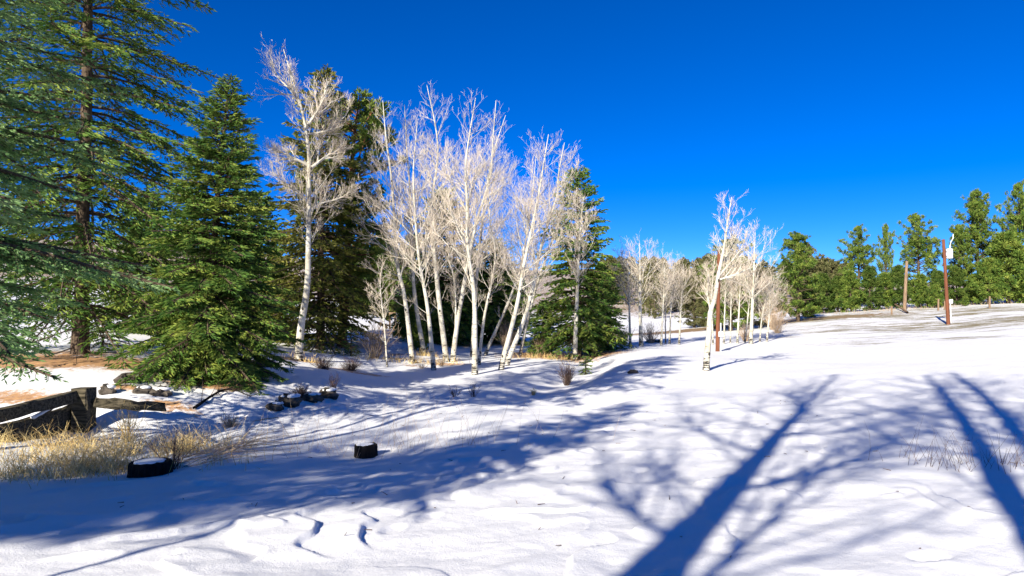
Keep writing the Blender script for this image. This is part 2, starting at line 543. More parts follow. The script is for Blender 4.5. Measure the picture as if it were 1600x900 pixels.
def detail_h(x, y):
    r = np.hypot(x, y)
    near = 1 - sstep(14, 26, r)
    # wind axis: drifts stretched roughly across the view
    wx, wy = cos(0.35), sin(0.35)
    a = x * wx + y * wy; b = -x * wy + y * wx
    h = 0.055 * fbm(a * 0.42, b * 0.85, 3) + 0.012 * fbm(a * 1.5 + 5, b * 2.4, 3)
    h = h + (0.009 * np.abs(fbm(a * 2.6 + 3, b * 5.2, 3)) + 0.005 * fbm(a * 6.0, b * 11.0, 2)) * (1 - sstep(7, 13, r))
    # crusted drift edges: a sharp drop along contours of a smooth field
    n = fbm(a * 0.55 + 31, b * 0.75 + 4, 3, 0.42)
    e = np.zeros_like(n)
    for lv in (-0.28, -0.12, 0.05, 0.2):
        m = sstep(0.03, 0.25, pnoise(x * 0.9 + lv * 40, y * 0.9 - lv * 31))
        e = e + (sstep(lv - 0.012, lv + 0.012, n) - sstep(lv - 0.02, lv + 0.32, n)) * m
    h = h + 0.036 * e * near
    h = h + 0.10 * fbm(x * 0.13, y * 0.13, 2) * sstep(8, 18, r) + 0.4 * fbm(x * 0.03, y * 0.03, 2) * sstep(60, 120, r)
    # the little stream bed, cut below the bank
    if GULLY is not None:
        d2 = np.full(x.shape, 1e9)
        for (ax, ay), (bx, by) in zip(GULLY[:-1], GULLY[1:]):
            vx, vy = bx - ax, by - ay
            t = np.clip(((x - ax) * vx + (y - ay) * vy) / (vx * vx + vy * vy), 0, 1)
            d2 = np.minimum(d2, (x - ax - t * vx) ** 2 + (y - ay - t * vy) ** 2)
        h = h - 0.30 * np.exp(-(d2 / 1.1 ** 2) ** 1.5)
    # lumpy snow over stones and grass in the gully
    g = np.exp(-(((x + 4.5) / 3.5) ** 2 + ((y - 16.5) / 3.0) ** 2))
    h = h + g * (0.30 * np.abs(fbm(x * 1.5, y * 1.5, 3)) - 0.10) * near
    for fx, fy, ah in FOOT:
        dx = x - fx; dy = y - fy
        p = dx * cos(ah) + dy * sin(ah); q = -dx * sin(ah) + dy * cos(ah)
        d2 = (p / 0.14) ** 2 + (q / 0.07) ** 2
        h = h - 0.022 * np.exp(-d2 ** 2) + 0.004 * np.exp(-((np.sqrt(d2) - 1.35) / 0.3) ** 2)
    return h


def hgt(x, y):
    return base_h(x, y) + detail_h(np.asarray(x, float), np.asarray(y, float))


def ground_at(px, py, guess, lo=0.6, hi=1.6):
    """where the ray through a photograph pixel meets the ground, near a guessed distance"""
    ds = guess * np.linspace(lo, hi, 260)
    r = ray(px, py)
    X = r[0] / r[1] * ds; Z = EYE + r[2] / r[1] * ds
    g = Z - hgt(X, ds)
    sgn = np.where(g[:-1] * g[1:] <= 0)[0]
    k = sgn[np.argmin(np.abs(ds[sgn] - guess))] if len(sgn) else int(np.argmin(np.abs(g)))
    d = ds[k]; x = r[0] / r[1] * d
    return np.array([x, d, float(hgt(np.array([x]), np.array([d]))[0])])


_rf = np.random.RandomState(3)
for i in range(7):      # trail of steps from the front up to the field
    t = i / 6.0
    p = at(632 + 120 * t, 800 - 72 * t, 5.25 + 2.1 * t)
    FOOT.append((p[0] + (0.09 if i % 2 else -0.09), p[1], 1.0 + _rf.normal() * 0.15))
for px, py, d in ((790, 640, 13.2), (818, 652, 12.2), (812, 668, 11.2), (1000, 742, 7.4), (930, 730, 7.8), (1180, 700, 8.8), (890, 770, 6.4)):
    p = at(px, py, d); FOOT.append((p[0], p[1], 0.9))

LITTER = [(195, 600, 14.8, .7, .3, .85), (262, 612, 14, .8, .3, .85), (430, 632, 13.9, .7, .22, .8), (392, 585, 18, 1.0, .4, .85), (560, 575, 23, 1.4, .5, .7), (350, 606, 16, 1.2, .6, 1.0), (500, 618, 14.9, .8, .22, .8), (880, 606, 19.3, .7, .4, .8), (60, 563, 18, 5.0, 1.6, 1.1), (-120, 560, 18, 4, 1.6, 1.0), (20, 610, 14, 1.0, .6, .8), (125, 552, 20, 2.0, 1.3, .7), (320, 597, 17, 1.6, 1.3, 1.1), (250, 588, 17.5, 1.5, .7, .7), (380, 560, 22, 1.3, 1.6, .8), (465, 563, 24, 1.2, .8, .75),
          (535, 541, 34, 2.2, 1.6, .9), (645, 568, 27, .8, .5, .7), (700, 563, 28, 1.2, .7, .7), (880, 557, 33, 3.2, 2.2, 1.15), (820, 553, 35, 2.0, 1.4, .9), (690, 535, 42, 4, 2.2, .9), (765, 532, 44, 4, 2, .9), (615, 557, 31, 1.3, 1.0, .55)]
DRYG = [(1180, 512, 63, 16, 5, 1.0), (1280, 500, 62, 9, 3, .7), (620, 562, 29, 1.6, .7, .55), (1000, 500, 110, 60, 18, .45)]
PATCH = [(1480, 507, 46, 16, 11, 1.15), (1300, 520, 45, 9, 8, .95), (1600, 500, 46, 12, 10, 1.2), (1210, 525, 42, 4, 3, .95), (1400, 487, 68, 24, 12, 1.0), (1300, 500, 60, 12, 8, 1.1), (1560, 490, 60, 14, 10, 1.2), (1450, 495, 58, 14, 8, 1.1), (1350, 528, 34, 7, 4, .9), (1520, 524, 33, 6, 4, .9), (1420, 520, 38, 7, 4, .9), (1560, 512, 38, 7, 5, .9), (1270, 515, 52, 8, 6, .9), (30, 640, 12.6, 1.2, .8, .6)]


def cover(x, y):
    out = np.zeros((len(x), 4)); out[:, 3] = 1
    for k, L in enumerate((LITTER, DRYG, PATCH)):
        for px, py, d, rx, ry, s in L:
            c = at(px, py, d)
            out[:, k] = np.maximum(out[:, k], s * np.exp(-(((x - c[0]) / rx) ** 2 + ((y - c[1]) / ry) ** 2)))
    r = np.hypot(x, y)
    out[:, 1] = np.maximum(out[:, 1], 0.55 * sstep(85, 130, r))
    return out


def build_ground():
    a_f = np.arange(-41, 41.01, 0.16)
    a_b = np.arange(43, 317, 3.0)
    ang = np.radians(np.concatenate([a_f, a_b])); na = len(ang)
    rr = np.concatenate([[0.3, 0.6, 1.0, 1.5, 2.0, 2.5, 3.0, 3.4], 3.6 * 1.0075 ** np.arange(0, 190), ])
    rr = np.concatenate([rr, rr[-1] * 1.018 ** np.arange(1, 92)])
    rr = np.concatenate([rr, rr[-1] * 1.06 ** np.arange(1, 47)])
    nr = len(rr)
    X = rr[:, None] * np.sin(ang)[None]; Y = rr[:, None] * np.cos(ang)[None]
    Z = hgt(X, Y)
    V = np.stack([X, Y, Z], -1).reshape(-1, 3)
    V = np.vstack([V, [[0, 0, float(hgt(np.array([0.0]), np.array([0.0]))[0])]]])
    i = np.arange(nr - 1)[:, None] * na; j = np.arange(na)[None]; j2 = (j + 1) % na
    q = np.stack([i + j2, i + j, i + na + j, i + na + j2], -1).reshape(-1, 4)
    jj = np.arange(na)
    t = np.stack([np.full(na, nr * na), jj, (jj + 1) % na], 1)
    mb = MB(); mb.add(V, f3=t[:, ::-1], f4=q[:, ::-1])
    o = mb.build('snowy_ground', M['ground'], smooth=True)
    ca = o.data.attributes.new('cover', 'FLOAT_COLOR', 'POINT')
    ca.data.foreach_set('color', cover(V[:, 0], V[:, 1]).astype(np.float32).ravel())
    if o.data.polygons[na + 5].normal.z < 0: o.data.flip_normals()
    tag(o, kind='structure')
    print('ground verts', len(V), 'rmax', rr[-1])
    return o


build_ground()


# ------------------------------------------------------------------ conifers
def add_sprigs(mb, B, D, L, W, tone):
    """needle shoots: two crossed slim diamonds each"""
    n = len(B)
    if n == 0: return
    D = norm(D); u, w = frames(D)
    L = np.broadcast_to(L, (n,))[:, None]; W = np.broadcast_to(W, (n,))[:, None]
    mid = B + D * L * 0.42
    V = np.stack([B, mid + u * W, B + D * L, mid - u * W, mid + w * W, mid - w * W], 1)
    q = np.array([[0, 1, 2, 3], [0, 4, 2, 5]])
    Fq = q[None] + (np.arange(n) * 6)[:, None, None]
    mb.add(V.reshape(-1, 3), f4=Fq.reshape(-1, 4), c=np.repeat(np.broadcast_to(tone, (n,)), 6))


def add_tufts(mb, B, D, L, W, tone, k=9, rng=None, spread=0.9):
    """bundles of long pine needles radiating from branch ends"""
    n = len(B)
    if n == 0: return
    d = norm(D[:, None] + rng.normal(size=(n, k, 3)) * spread)
    u, w = frames(d)
    L = np.broadcast_to(L, (n,))[:, None, None] * rng.uniform(0.75, 1.1, (n, k, 1)); W = np.broadcast_to(W, (n,))[:, None, None]
    th = rng.uniform(0, pi, (n, k, 1)); s = u * np.cos(th) + w * np.sin(th)
    Bq = np.repeat(B[:, None], k, 1)
    V = np.stack([Bq + d * L * 0.1, Bq + d * L * 0.55 + s * W, Bq + d * L, Bq + d * L * 0.55 - s * W], 2)
    q = np.arange(4)[None] + (np.arange(n * k) * 4)[:, None]
    t = np.repeat(np.broadcast_to(tone, (n,)), k * 4)
    mb.add(V.reshape(-1, 3), f4=q, c=t)


def spruce_bough(rng, fol, wood, origin, az, L, a0, droop, upt, dens=1.0, sl=0.13, sw=0.02, K=7, tone0=0.5, inner=0.12, sec=0.36):
    d2 = np.array([cos(az), sin(az), 0]); sd = np.array([-sin(az), cos(az), 0])
    bend = rng.normal() * 0.12
    t = np.linspace(0, 1, K)

    def pos(t):
        t = np.asarray(t)[..., None]
        return origin + d2 * L * t + sd * L * bend * t * t + np.array([0, 0, 1.0]) * L * (a0 * t - droop * t * t + upt * t ** 3)
    P = pos(t)
    add_chain(wood, P[None], (0.010 + np.minimum(0.014 * L, 0.036) * (1 - t * 0.9))[None], 4)
    n = max(6, int(L / 0.06 * dens))
    ts = np.sort(rng.uniform(inner, 1.0, n)); side = np.where(np.arange(n) % 2, 1.0, -1.0)
    o = pos(ts); tang = norm(pos(np.minimum(ts + 0.02, 1.02)) - o)
    l = np.clip(sec * L * (1 - ts) ** 0.75 + 0.12, 0.1, 0.95) * rng.uniform(0.65, 1.15, n)
    ang = rng.uniform(0.6, 1.05, n)
    lat = norm(np.cross(tang, np.array([0, 0, 1.0])))
    dir_ = tang * np.cos(ang)[:, None] + lat * (np.sin(ang) * side)[:, None]
    dir_[:, 2] -= rng.uniform(0.02, 0.4, n)
    dir_ = norm(dir_)
    e = o + dir_ * l[:, None]
    add_spikes(wood, o, e, 0.007)
    # shoots along each side twig
    m = np.maximum(2, (l / 0.075 * dens).astype(int)); idx = np.repeat(np.arange(n), m)
    s = rng.uniform(0.1, 1.0, len(idx))
    B = o[idx] + dir_[idx] * (l[idx] * s)[:, None]
    lat2 = norm(np.cross(dir_[idx], np.array([0, 0, 1.0])))
    D = dir_[idx] * 1.0 + lat2 * rng.choice([-1, 1], len(idx))[:, None] * rng.uniform(0.1, 0.9, len(idx))[:, None] + rng.normal(size=(len(idx), 3)) * 0.22
    tone = np.clip(tone0 + rng.normal(size=len(idx)) * 0.16 + 0.15 * (s - 0.5), 0, 1)
    add_sprigs(fol, B, D, sl * rng.uniform(0.75, 1.25, len(idx)), sw, tone)
    # shoots along the main stem
    k = max(4, int(L * 9 * dens)); ts = rng.uniform(0.3, 1.0, k)
    B = pos(ts); D = norm(pos(ts + 0.03) - B) + rng.normal(size=(k, 3)) * 0.45
    add_sprigs(fol, B, D, sl * rng.uniform(0.8, 1.3, k), sw, np.clip(tone0 + rng.normal(size=k) * 0.15, 0, 1))


def spruce(name, loc, H, R, cb, seed, label, group, mat='spruce', dens=1.0, sl=0.13, sw=0.02, r0=None, whorl=0.27, per=6, boughs=False, shape=0.85, lean=(0, 0), bark='conifer_bark', dead=0, azf=None, droop=1.0, cat='spruce tree', vase=None):
    rng = np.random.RandomState(seed)
    root = thing(name, loc, label, cat, group)
    r0 = r0 or 0.016 * H + 0.03
    tz = np.linspace(-0.15, H, 22)
    tp = np.stack([lean[0] * (tz / H) ** 1.3 * np.sign(tz).clip(0) + 0.02 * np.sin(tz * 1.1), lean[1] * np.clip(tz / H, 0, 1), tz], 1)
    tp = np.nan_to_num(tp)
    tm = MB(); add_trunk(tm, tp, r0 * (1 - np.clip(tz / H, 0, 1)) ** 0.9 + 0.012 + 0.25 * r0 * np.exp(-np.clip(tz, 0, 9) * 5), 10, rng, 0.05)
    fol = MB(); wood = MB(); blist = []
    z = cb
    while z < H - 0.05:
        f = (z - cb) / (H - cb)
        Lz = R * ((1 - f) ** shape) * (0.75 + 0.25 * min(1, f * 8)) + 0.12
        k = max(3, int(round(per * (0.7 + 0.3 * (1 - f)))))
        a1 = rng.uniform(0, 2 * pi)
        for i in range(k):
            if azf is not None and not azf(a1 + i * 2 * pi / k, z): continue
            L = Lz * rng.uniform(0.62, 1.14)
            az = a1 + i * 2 * pi / k + rng.normal() * 0.25
            zz = z + rng.uniform(-0.5, 0.5) * whorl
            o = np.array([np.interp(zz, tz, tp[:, 0]), np.interp(zz, tz, tp[:, 1]), zz])
            if vase: L = R * (0.5 + 0.5 * f) * rng.uniform(.75, 1.1)
            a0 = 0.75 * f ** 1.6 + 0.02 + rng.normal() * 0.07
            if vase: a0 = vase + rng.normal() * 0.07
            dr = (0.62 * (1 - f) + 0.1) * droop; up = 0.30 * (1 - f) * droop + 0.02
            fm, wm = (MB(), MB()) if boughs else (fol, wood)
            d_, l_, w_ = dens, sl, sw
            if boughs: d_, l_, w_ = (1.7, .09, .011) if cos(az) > -0.15 and z < 7.5 else (.8, .12, .022)
            spruce_bough(rng, fm, wm, o, az, L, a0, dr, up, d_, l_, w_, tone0=0.5 + rng.normal() * 0.09)
            if boughs: blist.append((fm, wm))
        z += whorl * rng.uniform(0.8, 1.2) * (1 - 0.35 * f)
    # leader shoot
    k = 26; B = tp[-1] + np.stack([rng.normal(size=k) * 0.03, rng.normal(size=k) * 0.03, rng.uniform(-0.7, 0.05, k)], 1)
    add_sprigs(fol, B, np.stack([rng.normal(size=k) * 0.5, rng.normal(size=k) * 0.5, np.ones(k) * 0.8], 1), sl * 1.1, sw, 0.6)
    for i in range(dead):
        zz = rng.uniform(0.12, 1.0) * cb * 1.1; az = rng.uniform(0, 2 * pi); L = R * rng.uniform(0.3, 0.75)
        o = np.array([0, 0, zz]); d2 = np.array([cos(az), sin(az), -0.25 + rng.normal() * 0.15])
        P = np.array([o, o + d2 * L * 0.5, o + d2 * L + np.array([0, 0, -0.1 * L])])
        add_chain(wood, P[None], np.array([[0.02, 0.013, 0.004]]), 4)
        for q in range(7):
            t = rng.uniform(0.3, 0.95); b = o + d2 * L * t
            add_segs(wood, b[None], (b + np.array([cos(az + rng.normal()), sin(az + rng.normal()), -0.3]) * rng.uniform(0.15, 0.45))[None], 0.006, 0.002, 3)
    tr = tm.build('trunk', M[bark], root, smooth=True)
    if wood.n: tag(wood.build('branches', M[bark], tr), kind='stuff')
    if boughs:
        for fm, wm in blist:
            b = wm.build('bough', M[bark], root); tag(fm.build('needles', M[mat], b), kind='stuff')
    if fol.n: tag(fol.build('crown', M[mat], root), kind='stuff')
    return root


def pine(name, loc, H, R, cb, seed, label, group, mat='pine', bark='conifer_bark', nb=70, tl=0.22, tw=0.014, k=9, tufts=7, r0=None, shape=0.6, top_open=0.0, cat='pine tree', lean=(0, 0), rise=0.35):
    rng = np.random.RandomState(seed)
    root = thing(name, loc, label, cat, group)
    r0 = r0 or 0.017 * H + 0.04
    tz = np.linspace(-0.2, H, 18)
    tp = np.stack([lean[0] * np.clip(tz / H, 0, 1) ** 1.2 + 0.05 * np.sin(tz * 0.7 + seed), lean[1] * np.clip(tz / H, 0, 1) + 0.05 * np.cos(tz * 0.6), tz], 1)
    tm = MB(); add_trunk(tm, tp, r0 * (1 - np.clip(tz / H, 0, 1)) ** 0.75 + 0.015, 9, rng, 0.06)
    fol = MB(); wood = MB()
    fz = np.sort(rng.uniform(0, 1, nb) ** (0.9 - 0.25 * top_open))
    for i, f in enumerate(fz):
        z = cb + f * (H - cb) * 0.985
        prof = (min(1.0, 0.45 + f * 2.2)) * (1 - f) ** shape
        L = R * prof * rng.uniform(0.55, 1.2) + 0.15
        if top_open and f > 0.55: L *= rng.choice([0.5, 1.25])
        az = i * 2.4 + rng.normal() * 0.4
        o = np.array([np.interp(z, tz, tp[:, 0]), np.interp(z, tz, tp[:, 1]), z])
        d2 = np.array([cos(az), sin(az), 0])
        a0 = -0.15 + 0.75 * f + rng.normal() * 0.12; up = rise * rng.uniform(0.5, 1.2)
        t = np.linspace(0, 1, 6)[:, None]
        P = o + d2 * L * t + np.array([0, 0, 1.0]) * L * (a0 * t + (up - 0.2) * t * t)
        add_chain(wood, P[None], (0.02 + 0.016 * L * (1 - t[:, 0] * 0.9))[None], 4)
        m = max(3, int(tufts * (0.5 + L / R * 0.9)))
        ts = rng.uniform(0.35, 1.0, m); ts[0] = 1.0
        b = np.stack([np.interp(ts, t[:, 0], P[:, c]) for c in range(3)], 1)
        sdir = norm(d2[None] * rng.uniform(0.3, 1, m)[:, None] + np.array([-sin(az), cos(az), 0])[None] * rng.normal(size=m)[:, None] * 0.8 + np.array([0, 0, 1.0]) * rng.uniform(0.1, 0.9, m)[:, None])
        sl_ = L * rng.uniform(0.1, 0.38, m) * (1.15 - ts * 0.5)
        e = b + sdir * sl_[:, None]
        add_segs(wood, b, e, 0.012, 0.006, 3)
        nt_ = 4
        idx = np.repeat(np.arange(m), nt_)
        B = e[idx] - sdir[idx] * (rng.uniform(0, 0.25, len(idx)) * sl_[idx])[:, None] + rng.normal(size=(len(idx), 3)) * tl * 0.22
        D = sdir[idx] * 0.9 + np.array([0, 0, 0.45]) + rng.normal(size=(len(idx), 3)) * 0.3
        add_tufts(fol, B, D, tl, tw, np.clip(rng.normal(size=len(idx)) * 0.17 + 0.5, 0, 1), k, rng)
    tr = tm.build('trunk', M[bark], root, smooth=True)
    tag(wood.build('branches', M[bark], tr), kind='stuff')
    tag(fol.build('crown', M[mat], root), kind='stuff')
    return root


# ------------------------------------------------------------------ bare aspens
def grow(rng, P, D, L, R, nseg, curve_up=0.25, wob=0.12):
    """n branches at once -> points [n,nseg+1,3], radii"""
    n = len(P); pts = np.zeros((n, nseg + 1, 3)); pts[:, 0] = P
    d = norm(D); step = (L / nseg)[:, None]
    for s in range(nseg):
        d = norm(d + np.array([0, 0, 1.0]) * curve_up / nseg + rng.normal(size=(n, 3)) * wob)
        pts[:, s + 1] = pts[:, s] + d * step
    rad = R[:, None] * (1 - 0.78 * np.linspace(0, 1, nseg + 1))[None]
    return pts, rad


def spawn(rng, pts, rad, m, frac, lo=0.25, ang=(0.45, 0.95), lmin=0.05, shrink=0.6):
    """m children per branch"""
    n, k1, _ = pts.shape; k = k1 - 1
    idx = np.repeat(np.arange(n), m)
    LL = np.sum(np.linalg.norm(np.diff(pts, axis=1), axis=2), 1); LL = LL / np.percentile(LL, 70)
    idx = idx[rng.uniform(0, 1, len(idx)) < np.clip(LL[idx] ** 1.2, 0.12, 1.0)]
    t = np.clip(rng.uniform(lo, 1.0, len(idx)), 0, 0.999) * k
    i = t.astype(int); fr = (t - i)[:, None]
    P = pts[idx, i] * (1 - fr) + pts[idx, i + 1] * fr
    D = norm(pts[idx, i + 1] - pts[idx, i])
    u, w = frames(D); th = rng.uniform(0, 2 * pi, len(idx)); a = rng.uniform(*ang, len(idx))
    ND = D * np.cos(a)[:, None] + (u * np.cos(th)[:, None] + w * np.sin(th)[:, None]) * np.sin(a)[:, None]
    Lp = np.sum(np.linalg.norm(np.diff(pts, axis=1), axis=2), 1)[idx]
    L = np.maximum(Lp * frac * rng.uniform(0.6, 1.2, len(idx)) * (1.15 - 0.6 * t / k), lmin)
    R = np.maximum(rad[idx, i] * shrink, 0.0035)
    return P, ND, L, R


def aspen(name, pts, r0, cs, nprim, clen, seed, label, group, limbs=(), m=(7, 6, 2), tw=1.0, twig='twig', ang=(0.55, 0.95), up=0.5, limb_twigs=14, lowdead=4, shape=0.55, cat='aspen tree', bark='aspen', sides=10, rtop=0.012, taper=.95):
    """pts: world points of the trunk from base to tip; limbs: (list of world points, radius)"""
    rng = np.random.RandomState(seed)
    pts = np.asarray(pts, float); base = pts[0].copy()
    root = thing(name, base, label, cat, group)
    P = smooth_line(pts - base, 26); P[0, 2] -= 0.12
    t = np.linspace(0, 1, 26)
    rad = r0 * (1 - t) ** taper + rtop * t + 0.22 * r0 * np.exp(-t * 30)
    H = np.sum(np.linalg.norm(np.diff(P, axis=0), axis=1))
    tm = MB(); add_trunk(tm, P, rad, sides, rng, 0.04)
    tr = tm.build('trunk', M[bark], root, smooth=True)
    tws = MB()
    # primary branches from the trunk
    tt = cs + (0.97 - cs) * np.sort(rng.uniform(0, 1, nprim)) ** 1.05
    tt = np.concatenate([tt, rng.uniform(0.18, cs, lowdead)])
    o = np.stack([np.interp(tt, t, P[:, c]) for c in range(3)], 1)
    td = norm(np.stack([np.interp(np.minimum(tt + .03, 1), t, P[:, c]) for c in range(3)], 1) - np.stack([np.interp(tt - .03, t, P[:, c]) for c in range(3)], 1))
    az = np.arange(len(tt)) * 2.4 + rng.normal(size=len(tt)) * 0.5; a = rng.uniform(*ang, len(tt))
    u, w = frames(td)
    D = td * np.cos(a)[:, None] + (u * np.cos(az)[:, None] + w * np.sin(az)[:, None]) * np.sin(a)[:, None]
    f = np.clip((tt - cs) / (1 - cs), 0, 1)
    L = clen * ((1 - f) ** shape * np.minimum(1, 0.55 + 2.0 * f)) * rng.uniform(0.6, 1.15, len(tt)) + 0.25
    L[-lowdead:] *= 0.45
    R = np.minimum(np.interp(tt, t, rad) * 0.45, 0.007 + 0.0095 * L) * tw
    p1, q1 = grow(rng, o, D, L, R, 5, up, 0.075)
    sets = [(p1, q1)]
    for li, (lp, lr) in enumerate(limbs):
        lp = smooth_line(np.asarray(lp, float) - base, 12)
        lm = MB(); lrad = lr * (1 - 0.8 * np.linspace(0, 1, 12)); add_trunk(lm, lp, lrad, 7, rng, 0.04)
        lm.build('limb', M[bark], root, smooth=True)
        pp, dd, ll, rr = spawn(rng, lp[None], lrad[None], limb_twigs, 0.62, 0.12, (0.45, 0.95))
        a_, b_ = grow(rng, pp, dd, ll, np.minimum(rr, 0.03), 5, up, 0.11); sets.append((a_, b_))
        sets.append((lp[None, ::2][:, -6:], lrad[None, ::2][:, -6:]))
    mid = MB()
    for (a_, b_) in sets:
        if a_.shape[0] > 1: add_chain(mid, a_, b_, 4, rng.uniform(0.5, 1.0, len(a_)))
        P2 = spawn(rng, a_, b_, m[0], 0.5, 0.15, (0.4, 0.85)); p2, q2 = grow(rng, *P2, 3, up * 0.9, 0.09)
        add_chain(tws, p2, q2 * tw, 3, rng.uniform(0.3, 0.9, len(p2)))
        P3 = spawn(rng, p2, q2, m[1], 0.52, 0.15, (0.4, 0.85), 0.16); p3, q3 = grow(rng, *P3, 2, up * 0.6, 0.1)
        add_chain(tws, p3, np.clip(q3, 0.0026, 0.0055) * tw, 3, rng.uniform(0.1, 0.9, len(p3)))
        if m[2]:
            P4 = spawn(rng, p3, q3, m[2], 0.6, 0.2, (0.4, 0.8), 0.12); p4, q4 = grow(rng, *P4, 1, 0.25, 0.08)
            add_spikes(tws, p4[:, 0], p4[:, 1], 0.0048 * tw, rng.uniform(0, 0.9, len(p4)))
    tag(mid.build('branches', M[bark], tr, smooth=True), kind='stuff')
    tag(tws.build('twigs', M[twig], root), kind='stuff')
    return root


def line(pix, d, drift=0.0):
    """pixel polyline -> world points on a trunk standing at distance d (first point on the ground)"""
    g = ground_at(pix[0][0], pix[0][1], d)
    out = [g]
    for i, (px, py) in enumerate(pix[1:], 1):
        out.append(at(px, py, g[1] + drift * i))
    return out


G_GROVE = 'white aspens of the leaning grove'
grove = [
    ([(645, 567), (632, 463), (620, 407), (613, 293), (603, 213), (598, 157)], 27.5, .155, 'white aspen leaning left at the left edge of the grove'),
    ([(663, 553), (648, 463), (643, 363), (640, 287), (636, 240), (632, 163)], 29.5, .165, 'white aspen second from left in the grove, straw tuft at its foot'),
    ([(678, 578), (668, 480), (655, 407), (649, 340), (646, 270), (652, 190)], 25.5, .13, 'slim white aspen in front of the tallest forked grove trunk, standing forward at left'),
    ([(698, 565), (687, 480), (681, 420), (674, 330), (683, 253), (682, 207), (667, 133)], 28, .18, 'tallest white aspen of the grove with dark scarred foot'),
    ([(707, 565), (714, 510), (724, 450), (735, 390), (745, 345), (757, 307), (767, 270), (770, 220), (775, 157)], 28.6, .16, 'white aspen leaning right from the shared foot beside the tallest trunk'),
    ([(742, 585), (741, 463), (731, 390), (730, 320), (728, 253), (743, 153)], 24.5, .15, 'foremost white aspen of the grove with dark foot on the snow'),
    ([(738, 557), (742, 470), (748, 397), (756, 330), (768, 250), (790, 180)], 30.5, .15, 'white aspen right behind the foremost trunk of the grove'),
    ([(748, 570), (756, 500), (768, 440), (774, 395), (766, 350), (762, 290)], 27.2, .10, 'thin curved white aspen bending right then left in mid grove'),
    ([(757, 555), (780, 505), (798, 463), (814, 415), (824, 360), (832, 300), (838, 240)], 29, .125, 'thin leaning white aspen left of the two slanted pale trunks'),
    ([(782, 577), (807, 480), (818, 417), (833, 347), (843, 297), (850, 253), (857, 210)], 26.2, .145, 'steeply slanted white aspen, left trunk of the close slanted pair'),
    ([(790, 571), (823, 487), (843, 397), (854, 357), (870, 307), (873, 270), (882, 223)], 27, .155, 'steeply slanted white aspen, right trunk of the close slanted pair'),
    ([(812, 555), (832, 470), (847, 420), (866, 365), (884, 310), (905, 252)], 31, .12, 'farthest right slanted white aspen, crown against the dark spruce'),
    ([(708, 562), (712, 500), (710, 440), (700, 405), (688, 380), (676, 320)], 29.4, .08, 'thin crooked aspen stem curving left in mid grove'),
]
for i, (pix, d, r, lab) in enumerate(grove):
    aspen('aspen_tree', line(pix, d), r * .68, 0.29, 42 if r > .12 else 24, 2.75 if r > .12 else 1.8, 100 + i, lab, G_GROVE, m=(9, 7, 2), tw=.88, ang=(.65, 1.2), shape=.68, up=.6)

# big single aspen left of the grove, with its main limbs
g = ground_at(466, 562, 24)
D0 = g[1]
T = lambda *pp: [at(px, py, D0 + dz) for px, py, dz in pp]
aspen('aspen_tree', line([(466, 562), (470, 513), (480, 447), (482, 363), (483, 267), (480, 217), (472, 173), (460, 133), (443, 77)], 24), .138, 0.34, 30, 1.7, 150,
      'large spreading white aspen standing alone between the spruces at left', None,
      limbs=[(T((477, 200, 0), (490, 183, -.1), (503, 160, -.2), (513, 127, -.3)), .07), (T((485, 263, 0), (505, 248, .2), (522, 237, .5), (541, 230, .7)), .065),
             (T((480, 258, 0), (460, 247, -.2), (440, 238, -.4), (420, 234, -.6)), .06), (T((478, 210, 0), (500, 207, .3), (520, 198, .5), (541, 180, .6)), .055),
             (T((470, 165, 0), (455, 142, .2), (436, 122, .3), (422, 95, .3)), .05), (T((483, 320, 0), (467, 300, -.4), (448, 290, -.8), (425, 268, -1)), .05),
             (T((482, 330, 0), (500, 318, .3), (525, 312, .6), (548, 300, .8)), .045)], m=(8, 5, 2), limb_twigs=13, tw=.82)

# slender aspens and saplings round the grove
aspen('aspen_tree', line([(898, 561), (903, 430), (908, 347), (912, 308)], 32), .12, 0.40, 40, 1.5, 160, 'slender straight aspen rising in front of the broad dark spruce', None, ang=(0.6, 0.9))
aspen('aspen_sapling', line([(605, 573), (600, 503), (594, 450), (597, 415)], 26.5), .035, 0.42, 22, .75, 161, 'thin bare aspen sapling on the snow left of the grove', None, m=(5, 4, 2), lowdead=2, cat='sapling')
g0 = ground_at(1103, 579, 20); D1 = g0[1]
T = lambda *pp: [at(px, py, D1 + dz) for px, py, dz in pp]
aspen('aspen_tree', line([(1103, 579), (1107.5, 523), (1110, 487), (1116, 470), (1122, 432), (1127, 408), (1133, 375), (1138, 340), (1143, 308)], 20), .098, 0.62, 13, .8, 170,
      'lone white birch-like aspen leaning on the open snow before the brown pole', None,
      limbs=[(T((1122, 432, 0), (1140, 412, .1), (1157, 390, .1), (1166, 370, .1)), .04), (T((1121, 438, 0), (1145, 430, -.1), (1170, 420, -.2), (1192, 408, -.3)), .03),
             (T((1126, 412, 0), (1138, 396, .2), (1148, 372, .3), (1155, 350, .3)), .028), (T((1110, 486, 0), (1105, 455, .2), (1108, 425, .3)), .03)], m=(4, 4, 2), limb_twigs=9, lowdead=2, tw=.8)

